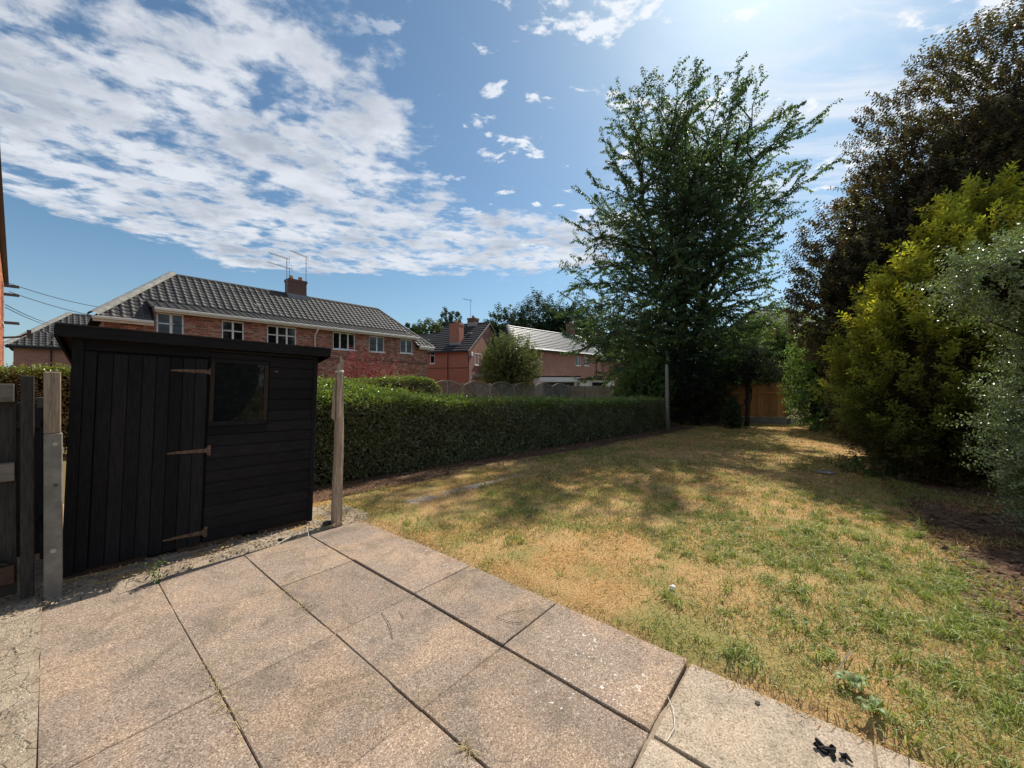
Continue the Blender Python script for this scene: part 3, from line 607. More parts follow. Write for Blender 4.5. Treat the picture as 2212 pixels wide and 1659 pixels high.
# washing-line post beside the shed
cp = G(727, 1132); t = thing('clothes_post', 'leaning split timber washing-line post at the shed corner', 'post', (cp.x, cp.y, -.02), R(10))
b = MB(); hs = np.linspace(0, 1.86, 14); ring = []
for h in hs:
    q = h / 1.86; w = .056 - .018 * q; dx_ = .042 * q - .012 * math.sin(q * 9) * .5; n8 = 10
    th = np.linspace(0, 2 * np.pi, n8, endpoint=False); rd = w * (1 + .12 * np.cos(th * 4) + .05 * np.sin(th * 3 + q * 8)); rd[3] *= .8 if q < .93 else .6
    ring.append(np.c_[dx_ + rd * np.cos(th), rd * np.sin(th) * .9, np.full(n8, h) + (.04 * np.cos(th) if q > .98 else 0)])
V = np.concatenate(ring); i = np.arange(13)[:, None] * 10; j = np.arange(10)[None]; f = np.stack([i + j, i + (j + 1) % 10, i + 10 + (j + 1) % 10, i + 10 + j], -1).reshape(-1, 4)
b.add(V, f).add(ring[-1], [tuple(range(10))]); part('shaft', b, M['post_wood'], t)
b = MB().add([(.028, -.03, 1.80), (.065, -.03, 1.80), (.065, .03, 1.80), (.028, .03, 1.80), (.04, -.012, 1.93), (.052, -.012, 1.95), (.052, .015, 1.9), (.04, .015, 1.9)], [(0, 1, 5, 4), (1, 2, 6, 5), (2, 3, 7, 6), (3, 0, 4, 7), (4, 5, 6, 7)]); part('split_top', b, M['post_wood'], t)
b = MB().add([(-.052, -.02, 1.24), (-.012, -.03, 1.2), (-.012, .03, 1.2), (-.052, .02, 1.24), (-.030, -.02, 1.62), (.0, -.03, 1.66), (.0, .03, 1.66), (-.03, .02, 1.62)], [(0, 1, 5, 4), (1, 2, 6, 5), (2, 3, 7, 6), (3, 0, 4, 7), (4, 5, 6, 7), (3, 2, 1, 0)]); part('splint', b, M['post_wood'], t)
b = MB(); th = np.linspace(0, 6.28 * 2, 30); b.tube(np.c_[.032 + .045 * np.cos(th), .042 * np.sin(th), 1.75 + .012 * th / 6.28], .004, 5)
b.tube([(.07, -.02, 1.75), (.068, -.035, 1.6), (.05, -.045, 1.4), (.045, -.05, 1.25)], .003, 5); part('line_cord', b, M['cream_pvc'], t)
# second washing-line pole at the far end of the lawn
fp = G(1443, 935); t = thing('line_pole', 'slim grey timber pole standing under the big cherry tree', 'post', (fp.x, fp.y, -.02))
b = MB().tube([(0, 0, 0), (-.02, 0, 1.1), (-.045, 0, 2.3)], [.062, .057, .05], 10); part('shaft', b, M['grey_wood'], t, smooth=True)
b = MB().tube([(-.12, 0, 2.22), (.03, 0, 2.22)], .012, 8); part('hook_bar', b, M['iron'], t)
b = MB(); th = np.linspace(0, 6.28, 14); b.tube(np.c_[-.02 + .06 * np.cos(th), .06 * np.sin(th), np.full(14, .9)], .004, 5); part('cord', b, M['cream_pvc'], t)

# ================================================================== houses
def tile_mesh(w, l, f_=1.):
    xs = [0, .035, .075, .115, .15, .20, w]; zs = [f_ * q for q in (.0, .030, .042, .030, .004, .0, .0)]
    v = [(x, 0, z + .026) for x, z in zip(xs, zs)] + [(x, l, z) for x, z in zip(xs, zs)] + [(x, 0, -.004) for x in xs]
    f = [(i, i + 1, i + 8, i + 7) for i in range(6)] + [(14 + i, 15 + i, i + 1, i) for i in range(6)]
    return np.array(v, float), np.array(f)
TW, TL, TE = .30, .345, .29
TVR, TF = tile_mesh(TW, TL); TVF = tile_mesh(TW - .004, TL, 0.)[0]
_shared = {}
def shared(key, mk):
    if key not in _shared: _shared[key] = mk()
    return _shared[key]
def frame_mat(o, x, y):                                     # 4x4 with the tile's own axes
    z = x.cross(y).normalized(); return Matrix(((x.x, y.x, z.x, o.x), (x.y, y.y, z.y, o.y), (x.z, y.z, z.z, o.z), (0, 0, 0, 1)))
def tiles(root, poly, o, xd, yd, mat, npart, wm):
    """courses of interlocking tiles over a roof polygon (given in the plane's own x / y)"""
    poly = np.array(poly); xd = xd.normalized(); yd = yd.normalized(); zd = xd.cross(yd)
    def inside(x, y):
        c = False; j = len(poly) - 1
        for i in range(len(poly)):
            if (poly[i, 1] > y) != (poly[j, 1] > y) and x < (poly[j, 0] - poly[i, 0]) * (y - poly[i, 1]) / (poly[j, 1] - poly[i, 1]) + poly[i, 0]: c = not c
            j = i
        return c
    L_ = []; x0, x1 = poly[:, 0].min(), poly[:, 0].max(); y1 = poly[:, 1].max(); ny = int(y1 / TE) + 1
    for r_ in range(ny):
        x = x0 - .5 * TW
        while x < x1 + .1:
            if inside(x + TW / 2, r_ * TE + .12): L_.append((x, r_ * TE - .03))
            x += TW
    key = []
    for (x, y) in L_:
        p = wm @ (o + xd * (x + .15) + yd * (y + .15)); key.append((p - Vector((0, 0, EYE))).length)
    order = np.argsort(key); TV = TVF if mat.name == 'glare_tile' else TVR; me = shared(('tile', mat.name), lambda: MB().add(TV, TF).mesh('roof_tile', mat, True))
    base = frame_mat(o + zd * .012, xd, yd)
    for k in order[:npart]:
        x, y = L_[k]; ob = link('roof_tile', me, root); ob.matrix_local = base @ Matrix.Translation((x, y, random.uniform(-.002, .003))) @ Matrix.Rotation(random.uniform(-.006, .006), 4, 'Z')
    rest = order[npart:]
    if len(rest):
        b = MB(); R3 = np.array([list(xd), list(yd), list(zd)])
        off = np.array([[L_[k][0], L_[k][1], .012] for k in rest]); off[:, 2] += rng.uniform(-.002, .003, len(rest))
        V = (TV[None] + off[:, None]).reshape(-1, 3) @ R3 + np.array(o)[None]; F = (TF[None] + len(TV) * np.arange(len(rest))[:, None, None]).reshape(-1, 4)
        b.add(V, F); part('roof_tiles', b, mat, root, True, 'stuff')
def capline(root, p, q, mat, r_=.11, nm='ridge_tile', step=.42):
    d = q - p; L_ = d.length; n_ = max(1, round(L_ / step)); d.normalize(); sd = d.cross(Vector((0, 0, 1))).normalized(); up = sd.cross(d)
    def mk():
        th = np.linspace(-.15, np.pi + .15, 8); v = []
        for y, k in ((0, 1.008), (1, 1.0)): v += [(r_ * k * math.cos(a), y * (step - .004), r_ * k * .75 * math.sin(a)) for a in th]
        f = [(i, i + 1, i + 9, i + 8) for i in range(7)]; return MB().add(v, f).mesh(nm, mat, True)
    me = shared((nm, mat.name, r_, step), mk)
    for i in range(n_):
        ob = link(nm, me, root); o = p + d * (L_ / n_ * i); m = Matrix(((sd.x, d.x, up.x, o.x), (sd.y, d.y, up.y, o.y), (sd.z, d.z, up.z, o.z), (0, 0, 0, 1))); ob.matrix_local = m @ Matrix.Diagonal((1, L_ / n_ / step, 1, 1))
def wall_grid(x0, x1, z0, z1, ops, y, th, mat, parent, nm='wall'):
    xs = sorted({x0, x1, *[o[0] for o in ops], *[o[1] for o in ops]}); zs = sorted({z0, z1, *[o[2] for o in ops], *[o[3] for o in ops]}); b = MB()
    for i in range(len(xs) - 1):
        for j in range(len(zs) - 1):
            cx, cz = (xs[i] + xs[i + 1]) / 2, (zs[j] + zs[j + 1]) / 2
            if any(o[0] < cx < o[1] and o[2] < cz < o[3] for o in ops): continue
            b.add([(xs[i], y, zs[j]), (xs[i + 1], y, zs[j]), (xs[i + 1], y, zs[j + 1]), (xs[i], y, zs[j + 1])], [(0, 1, 2, 3)])
    for (a, c, e, g) in ops:
        b.add([(a, y, e), (c, y, e), (c, y, g), (a, y, g), (a, y + th, e), (c, y + th, e), (c, y + th, g), (a, y + th, g)], [(0, 4, 5, 1), (1, 5, 6, 2), (2, 6, 7, 3), (3, 7, 4, 0)])
    return part(nm, b, mat, parent)
BRICK_COLS = [(.40, .165, .11), (.31, .125, .085), (.47, .23, .16), (.23, .10, .08), (.37, .19, .14), (.44, .27, .20)]
def bricks(root, x0, x1, z0, z1, ops, y, npart, wm, vis, cols=BRICK_COLS):
    L_ = []; r_ = random.Random(5); nz = int((z1 - z0) / .075)
    for k in range(nz):
        z = z0 + k * .075; x = x0 + (-.1125 if k % 2 else 0)
        while x < x1:
            a, b = max(x, x0), min(x + .215, x1)
            for o in ops:
                if z + .065 > o[2] and z < o[3]:
                    if a >= o[0] and b <= o[1]: a = b; break
                    if a < o[0] < b: b = o[0]
                    elif a < o[1] < b: a = o[1]
            if b - a > .03: L_.append((a, b, z))
            x += .225
    key = []
    for (a, b, z) in L_:
        p = wm @ Vector(((a + b) / 2, y, z + .03)); d = (p - Vector((0, 0, EYE))).length; u, v = PX(p); key.append(d if vis(u, v) and b - a > .2 else 1e4 + d)
    order = np.argsort(key)
    mk = lambda c: (lambda: MB().cbox(-.1075, .1075, -.009, .02, 0, .065, .003, col=c).mesh('brick', M['brick_piece']))
    for k in order[:npart]:
        a, b, z = L_[k]; i = r_.randrange(len(cols)); ob = link('brick', shared(('brick', cols[i]), mk(cols[i])), root); ob.location = ((a + b) / 2, y + r_.uniform(-.002, .002), z)
    m_ = MB()
    for k in order[npart:]:
        a, b, z = L_[k]; o = r_.uniform(-.002, .002); c = cols[r_.randrange(len(cols))]; f = r_.uniform(.85, 1.12)
        m_.add([(a, y - .009 + o, z), (b, y - .009 + o, z), (b, y - .009 + o, z + .065), (a, y - .009 + o, z + .065), (a, y + .01, z), (b, y + .01, z), (b, y + .01, z + .065), (a, y + .01, z + .065)], [(0, 1, 2, 3), (0, 4, 5, 1), (1, 5, 6, 2), (2, 6, 7, 3), (3, 7, 4, 0)], tuple(q * f for q in c))
    part('brickwork', m_, M['brick_piece'], root, kind='stuff')
def window(root, x0, x1, z0, z1, y, muls=(), trans=(), openc=None, fm='white_pvc', curtain=True):
    """upvc window in the opening: frame, mullions, panes, sill"""
    w = bpy.data.objects.new('window', None); C.objects.link(w); w.parent = root; w.location = (x0, y, z0); W_, H_ = x1 - x0, z1 - z0; f = .055
    b = MB(); b.cbox(0, W_, 0, .06, 0, f, .004); b.cbox(0, W_, 0, .06, H_ - f, H_, .004); b.cbox(0, f, .001, .059, f, H_ - f, .004); b.cbox(W_ - f, W_, .001, .059, f, H_ - f, .004)
    for q in muls: b.cbox(q * W_ - .04, q * W_ + .04, .001, .059, f, H_ - f, .004)
    for (q, a0, a1) in trans: b.cbox(a0 * W_ + .03, a1 * W_ - .03, .002, .058, q * H_ - .03, q * H_ + .03, .004)
    part('frame', b, M[fm], w); ed = [0, *muls, 1]
    for i in range(len(ed) - 1): part('pane', MB().box(ed[i] * W_ + .035, ed[i + 1] * W_ - .035, .028, .034, .04, H_ - .04), M['glass'], w)
    part('sill', MB().cbox(-.05, W_ + .05, -.07, .05, -.055, -.002, .005), M[fm], w)
    if openc:
        a0, a1, hinge = openc; c = bpy.data.objects.new('casement', None); b = MB(); ww = (a1 - a0) * W_; b.cbox(0, ww, 0, .04, 0, .05, .003); b.cbox(0, ww, 0, .04, H_ - .05, H_, .003); b.cbox(0, .05, .001, .039, .05, H_ - .05, .003); b.cbox(ww - .05, ww, .001, .039, .05, H_ - .05, .003); b.cbox(.05, ww - .05, .002, .038, H_ * .55, H_ * .55 + .04, .003)
        o = part('casement', b, M[fm], w); o.location = (a0 * W_, -.02, 0); o.rotation_euler = (0, 0, R(hinge))
    return w
def aerial(root, x, y, z, h, az, booms=1, side=1.0):
    b = MB().tube([(x, y, z), (x, y, z + h)], .018, 6)
    for k in range(booms):
        zz = z + h - .05 - k * .45; d = np.array([math.cos(az), math.sin(az), .05]); p = np.array([x, y, zz]); s_ = np.array([-d[1], d[0], 0])
        b.tube([p - d * .15, p + d * side], .013, 5)
        for t_ in np.linspace(.05, side, 9): b.tube([p + d * t_ - s_ * .16 + (0, 0, .01), p + d * t_ + s_ * .16 + (0, 0, .01)], .008, 4)
        b.tube([p - d * .15 + np.array([0, 0, -.2]), p - d * .15 + np.array([0, 0, .2])], .01, 4)
    part('aerial', b, M['aerial_metal'], root)
def chimney(root, cx, cy, wx, wy, z0, z1, mat, pots=2, npot=.24):
    ch = bpy.data.objects.new('chimney', None); C.objects.link(ch); ch.parent = root; ch.location = (cx, cy, z0); H_ = z1 - z0
    b = MB().box(-wx / 2, wx / 2, -wy / 2, wy / 2, 0, H_ - .16).box(-wx / 2 - .035, wx / 2 + .035, -wy / 2 - .035, wy / 2 + .035, H_ - .158, H_); part('stack', b, M[mat], ch)
    part('flashing', MB().box(-wx / 2 - .07, wx / 2 + .07, -wy / 2 - .14, -wy / 2 - .003, -.02, .28).box(-wx / 2 - .06, -wx / 2 - .003, -wy / 2, wy / 2, -.02, .34).box(wx / 2 + .003, wx / 2 + .06, -wy / 2, wy / 2, -.02, .34), M['lead'], ch)
    for k in range(pots):
        x = (k - (pots - 1) / 2) * wx * .52; part('pot', MB().tube([(x, 0, H_ + .002), (x, 0, H_ + npot * .75), (x, 0, H_ + npot)], [.13, .11, .135], 12), M['terracotta'], ch, True)
def semi(name, label, loc, rz, s0, s1, hipL, hipR, raised, yr=3.6, lo=4.22, hi=4.80, zr=7.05, wins=(), tmat='tile', nt=300, do_tiles=True, brk=None, wall='brick', chim=(), vents=(), gut='cream_pvc', vis=None, group=None, pipes=()):
    h = thing(name, label, 'house', (loc[0], loc[1], 0), rz, group); wm = Matrix.Translation((loc[0], loc[1], 0)) @ Matrix.Rotation(rz, 4, 'Z'); ov = .32; yb = 2 * yr
    k = (zr - lo) / yr; r0, r1 = raised; d = (hi - lo) / (k - .33); zd = lo + k * d
    ops = [(a, b, c, e) for (a, b, c, e, *_) in wins]
    wx0, wx1 = s0 + ov, s1 - ov
    wall_grid(wx0, wx1, -.1, lo - .04, [o for o in ops if o[3] < lo - .05], ov, .12, M['mortar' if brk else wall], h) if all(o[3] < lo - .05 for o in ops) else None
    if any(o[3] >= lo - .05 for o in ops):
        wall_grid(r0 + .02, r1 - .02, lo - .04, hi - .04, [(a, b, lo - .04, e) for (a, b, c, e) in ops if c < lo - .04] + [o for o in ops if o[2] >= lo - .04], ov, .12, M['mortar' if brk else wall], h)
        wall_grid(wx0, wx1, -.1, lo - .04, [(a, b, c, min(e, lo - .04)) for (a, b, c, e) in ops if c < lo - .04], ov, .12, M['mortar' if brk else wall], h)
    b = MB(); zz = lo - .04
    b.add([(wx0, ov, -.1), (wx0, yb - ov, -.1), (wx0, yb - ov, zz), (wx0, ov, zz), (wx1, ov, -.1), (wx1, yb - ov, -.1), (wx1, yb - ov, zz), (wx1, ov, zz)], [(0, 3, 2, 1), (4, 5, 6, 7), (1, 2, 6, 5)]); part('wall', b, M[wall], h)
    part('interior', MB().box(wx0 + .1, wx1 - .1, ov + .5, ov + .6, .1, hi - .1), M['room'], h)
    if brk: bricks(h, wx0, wx1, brk[0], lo - .05, ops, ov, brk[2], wm, vis); bricks(h, r0 + .02, r1 - .02, lo - .045, hi - .06, ops, ov, 0, wm, vis)
    # a dark soldier string course
    if brk: part('string_course', MB().box(wx0, wx1, ov - .03, ov - .012, 3.06, 3.14), M['brick_dark'], h)
    # roof
    ro = bpy.data.objects.new('roof', None); C.objects.link(ro); ro.parent = h; b = MB(); e = [(s0, 0, lo), (s1, 0, lo), (s1, yb, lo), (s0, yb, lo), (s0 + hipL, yr, zr), (s1 - hipR, yr, zr)]
    b.add(e, [(1, 2, 5), (2, 3, 4, 5), (3, 0, 4)]); qd = d / yr; k0, k1 = s0 + hipL * qd, s1 - hipR * qd
    b.add([(k0, d, zd), (k1, d, zd), (s1 - hipR, yr, zr), (s0 + hipL, yr, zr)], [(0, 1, 2, 3)]); b.add([(s0, 0, lo), (r0, 0, lo), (r0, d, zd), (k0, d, zd)], [(0, 1, 2, 3)]); b.add([(r1, 0, lo), (s1, 0, lo), (k1, d, zd), (r1, d, zd)], [(0, 1, 2, 3)])
    for (qa, qb) in ((s0, r0), (r1, s1)): b.add([(qa, 0, lo - .05), (qb, 0, lo - .05), (qb, ov, lo - .05), (qa, ov, lo - .05)], [(3, 2, 1, 0)])
    b.add([(r0, 0, hi), (r1, 0, hi), (r1, d, zd + .01), (r0, d, zd + .01), (r0, 0, lo - .05), (r1, 0, lo - .05), (r0, ov, hi - .05), (r1, ov, hi - .05), (r0, 0, hi - .05), (r1, 0, hi - .05)], [(0, 1, 2, 3), (8, 6, 7, 9)])
    tt = M[tmat] if not do_tiles else M['roof_under']; part('roof_deck', b, tt, ro)
    ck = MB(); ck.add([(r0 + .02, ov, lo), (r0 + .02, ov, hi), (r0 + .02, d, zd), (r1 - .02, ov, lo), (r1 - .02, ov, hi), (r1 - .02, d, zd)], [(0, 1, 2), (3, 5, 4)]); part('cheek', ck, M['lead'], ro)
    xd = Vector((1, 0, 0)); yd = Vector((0, 1, k)).normalized(); sl = math.hypot(yr, zr - lo); sd = math.hypot(d, zd - lo); sr = math.hypot(d, zd - hi)
    fr = lambda q: (s0 + hipL * q, s1 - hipR * q)
    qd = d / yr; a0, a1 = fr(0); c0, c1 = fr(qd); t0, t1 = fr(1)
    if do_tiles:
        o0 = Vector((0, 0, lo)); yr_ = Vector((0, d, zd - hi))
        tiles(ro, [(r0, 0), (r1, 0), (r1, sr), (r0, sr)], Vector((0, 0, hi)), xd, yr_, M[tmat], nt // 3, wm)
        tiles(ro, [(c0, sd), (c1, sd), (t1, sl), (t0, sl)], o0, xd, yd, M[tmat], nt - nt // 3 - nt // 10, wm)
        tiles(ro, [(a0, 0), (r0, 0), (r0, sd), (c0, sd)], o0, xd, yd, M[tmat], nt // 10, wm)
        tiles(ro, [(r1, 0), (a1, 0), (c1, sd), (r1, sd)], o0, xd, yd, M[tmat], 0, wm)
    E = [Vector(p) for p in e]
    capline(ro, E[4], E[5], M[tmat]); capline(ro, E[0] + Vector((0, 0, .05)), E[4] + Vector((0, 0, .05)), M['hip_mortar'], .17, 'hip_tile', .46); capline(ro, E[1], E[5], M[tmat], .11, 'hip_tile')
    g = MB(); g.cbox(r0 - .03, r1 + .03, -.11, .0, hi - .09, hi + .015, .01); g.box(r0, r1, .001, .02, hi - .16, hi - .01); part('gutter', g, M[gut], h)
    g = MB(); g.cbox(s0 - .02, r0 - .04, -.11, .0, lo - .09, lo + .015, .01); g.box(s0, r0 - .04, .001, .02, lo - .18, lo - .01); part('gutter', g, M[gut], h)
    g = MB(); g.cbox(r1 + .04, s1 + .02, -.11, .0, lo - .09, lo + .015, .01); g.box(r1 + .04, s1, .001, .02, lo - .18, lo - .01); part('gutter', g, M[gut], h)
    for s in pipes: part('downpipe', MB().tube([(s, -.05, hi - .09), (s, -.05, hi - .2), (s - .02, ov - .06, hi - .45), (s - .02, ov - .06, .1)], .04, 8), M[gut], h, True)
    for (a, b_, c, e_, mu, tr, op) in wins: window(h, a, b_, c, e_, ov + .03, mu, tr, op)
    for (x, wx, wy, z0, z1, m_, np_) in chim: chimney(h, x, yr, wx, wy, z0, z1, m_, np_)
    for (x, y) in vents: part('roof_vent', MB().add([(x - .14, y, lo + k * y + .03), (x + .14, y, lo + k * y + .03), (x + .14, y + .02, lo + k * y + .13), (x - .14, y + .02, lo + k * y + .13), (x - .14, y + .25, lo + k * y + .22), (x + .14, y + .25, lo + k * y + .22)], [(0, 1, 2, 3), (3, 2, 5, 4), (0, 3, 4), (1, 5, 2)]), M['hip_mortar'], ro)
    return h
PA = np.array([-14.75, 15.9])
def s_at(u, off=.32, P=PA):                      # distance along the house front seen at a pixel column
    k = (u - CU) / FPX; q = P + off * A2; return (q[0] - k * q[1]) / (k * B2[1] - B2[0])
def ww(u0, u1, z0, z1, mu, tr=(), op=None): return (s_at(u0), s_at(u1), z0, z1, mu, tr, op)
WINS = [ww(338, 397, 3.66, 4.66, (.52,), ((.55, 0, .5),), (.53, 1.0, 24)), ww(479, 527, 3.66, 4.62, (.5,), ((.52, 0, .5), (.52, .5, 1))), ww(577, 640, 3.66, 4.62, (.34, .67), ((.52, 0, .34), (.52, .34, .67), (.52, .67, 1))),
        ww(719, 767, 3.66, 4.63, (.32, .68)), ww(797, 830, 3.66, 4.63, (.52,)), ww(864, 891, 3.72, 4.63, (.5,))]
def visA(u, v): return v > 660 and (v < 690 + (u - 125) * .0988 - 3 if u < 714 else v < 815)
hA = semi('brick_house', 'red brick semi-detached house with long grey tiled hipped roof and white windows behind the shed', PA, ROT, -1.75, 14.47, 2.85, 2.2, (0, 13.2), wins=WINS, brk=(1.3, 0, 300), vis=visA,
          chim=((6.8, 1.0, .62, 6.75, 7.95, 'brick_dark', 2),), vents=((4.3, 1.9), (10.2, 1.75)), pipes=(s_at(686, 0),))
aerial(hA, 6.15, 3.2, 6.9, 2.2, R(190), 1, 1.0); aerial(hA, 7.35, 3.5, 7.0, 2.55, R(200), 1, 1.1); aerial(hA, 6.55, 3.9, 7.0, 1.75, R(185), 1, 1.2)
semi('brick_house', 'hipped brick house seen between the gate and the shed roof', (-31.9, 26.4), ROT, -1.75, 14.47, 2.85, 2.2, (1.2, 13.2), wins=[(1.4, 2.1, 3.5, 4.6, (.5,), (), None)], nt=0, gut='black_pvc', pipes=(.2,))
semi('brick_house', 'brick house with pale roof imitating sun glare beyond the arched fence', (.9, 32.6), ROT - R(6), -1.0, 12.7, 2.1, .5, (-.2, 12.2), yr=3.0, lo=4.5, hi=4.75, zr=7.05, tmat='glare_tile', nt=0, gut='black_pvc',
     wins=[(7.95, 8.75, 3.55, 4.5, (.5,), (), None), (9.35, 10.1, 3.6, 4.42, (.5,), (), None)], chim=((10.6, .9, .6, 6.7, 8.3, 'brick_dark', 1),), pipes=(11.5,))
semi('brick_house', 'dark-roofed brick house beyond the pale roof', (6.5, 47.), R(20), -1.0, 12.7, 2.1, 2.1, (0, 12.0), tmat='dark_tile', do_tiles=False, gut='black_pvc', wins=[(2., 3.2, 3.2, 4.3, (.5,), (), None)], chim=((4.4, .9, .6, 6.7, 8.0, 'brick_dark', 1),))
semi('brick_house', 'dark roofed house glimpsed between the cherry tree and the purple tree', (31.5, 47.), R(15), -1.0, 12.7, 2.1, 2.1, (0, 12.0), lo=8.6, hi=9., zr=11.6, tmat='dark_tile', do_tiles=False, gut='black_pvc', wins=[(2., 3.2, 6.2, 7.3, (.5,), (), None)])

# gabled house with the dark roof
def gabled():
    rz = math.atan2(.909, .416); h = thing('gabled_house', 'orange brick gabled house with dark roof and stack on its slope', 'house', (-3.59, 31.7, 0), rz)
    lo, zr, wd, ln = 4.62, 7.25, 7.0, 4.6
    b = MB(); wl = [(0, 0, -.1), (0, ln, -.1), (0, ln, lo), (0, 0, lo)]
    ops = [(-3.88, -3.38, 3.45, 4.45)]
    # front wall lies in the plane x = 0 : built as a grid in y, then turned
    fw = bpy.data.objects.new('front_wall', None); C.objects.link(fw); fw.parent = h; fw.rotation_euler = (0, 0, R(-90))
    wall_grid(-9.2, 0, -.1, lo, ops, 0, .12, M['brick_orange'], fw, 'brick_face')
    part('string_course', MB().box(-9.2, 0, -.02, -.004, 3.0, 3.075), M['brick_dark'], fw)
    w = window(h, 0, .5, 3.45, 4.45, 0, (), ((.7, 0, 1),)); w.rotation_euler = (0, 0, R(-90)); w.location = (.03, 3.88, 3.45)
    c = MB(); c.cbox(0, .5, -.30, -.27, .72, .98, .003); o = part('top_light', c, M['white_pvc'], w); o.rotation_euler = (R(-25), 0, 0); o.location = (0, .05, .02)
    g = MB().add([(0, 0, -.1), (wd, 0, -.1), (wd, 0, lo), (wd / 2, 0, zr - .08), (0, 0, lo)], [(0, 1, 2, 3, 4)]); part('gable_wall', g, M['brick'], h)
    g = MB().add([(wd, 0, -.1), (wd, 9.2, -.1), (wd, 9.2, lo), (wd, 0, lo)], [(0, 1, 2, 3)]).add([(0, 9.2, -.1), (wd, 9.2, -.1), (wd, 9.2, lo), (0, 9.2, lo)], [(3, 2, 1, 0)]); part('back_wall', g, M['brick'], h)
    wg = window(h, 1.0, 2.2, 3.3, 4.3, -.02, (.5,))
    part('alarm_box', MB().cbox(.35, .62, -.1, -.005, 4.0, 4.35, .02), M['white_pvc'], h)
    def roofp(x0, x1, y0, y1, zl, zt, nm):
        xm = (x0 + x1) / 2; ro = bpy.data.objects.new(nm, None); C.objects.link(ro); ro.parent = h; dk = MB()
        for (xa, dirn) in ((x0 - .25, 1), (x1 + .25, -1)):
            k = (zt - zl) / (xm - x0); zb = zl - .25 * k
            dk.add([(xa, y0, zb), (xa, y1, zb), (xm, y1, zt), (xm, y0, zt), (xa, y0, zb - .09), (xa, y1, zb - .09), (xm, y1, zt - .09), (xm, y0, zt - .09)], [(0, 1, 2, 3), (7, 6, 5, 4), (0, 3, 7, 4), (0, 4, 5, 1), (1, 5, 6, 2)])
        part('roof_deck', dk, M['dark_tile'], ro); n_ = 13; k = (zt - zl) / (xm - x0)
        for i in range(n_):                                           # courses of flat tiles, each lapping the one below
            xa = x0 - .25 + (xm - x0 + .25) * i / n_; xb = x0 - .25 + (xm - x0 + .25) * (i + 1) / n_; za, zb = zt + (xa - xm) * k, zt + (xb - xm) * k
            cb = MB().add([(xa - .02, y0 - .02, za + .065), (xa - .02, y1, za + .065), (xb + .03, y1, zb + .012), (xb + .03, y0 - .02, zb + .012), (xa - .02, y0 - .02, za), (xa - .02, y1, za), ], [(0, 1, 2, 3), (4, 5, 1, 0)]); part('tile_course', cb, M['dark_tile'], ro)
        capline(ro, Vector((xm, y0, zt)), Vector((xm, y1, zt)), M['dark_tile']); return ro
    r1 = roofp(0, wd, -.12, ln, lo, zr, 'roof'); roofp(0, wd, ln - .2, 9.4, lo, 6.55, 'wing_roof')
    g = MB(); 
    for (xa, xb) in ((-.28, wd / 2), (wd + .28, wd / 2)): g.tube([(xa, -.16, lo - .28), (xb, -.16, zr - .06)], .06, 6)
    part('verge', g, M['hip_mortar'], h)
    part('gutter', MB().cbox(-.36, -.26, -.1, 9.3, lo - .30, lo - .2, .01), M['black_pvc'], h); part('downpipe', MB().tube([(-.2, .0, lo - .25), (-.06, -.05, lo - .5), (-.06, -.05, 0)], .04, 6), M['black_pvc'], h)
    part('downpipe', MB().tube([(-.05, 2.0, lo - .3), (-.05, 2.0, 0)], .03, 6), M['black_pvc'], h)
    chimney(h, .95, 1.75, .75, .95, 4.9, 6.9, 'brick_orange', 1, .3); chimney(h, wd / 2, 1.6, .7, .8, 7.0, 7.75, 'brick_dark', 1, .25)
    aerial(h, wd / 2, 1.9, 7.3, 2.2, R(150), 1, .8)
    for (x, y, z) in ((1.9, .95, 6.1), (1.9, 5.6, 5.75)): part('roof_vent', MB().cbox(x - .1, x + .15, y - .16, y + .16, z - .05, z + .1, .02), M['hip_mortar'], r1)
gabled()

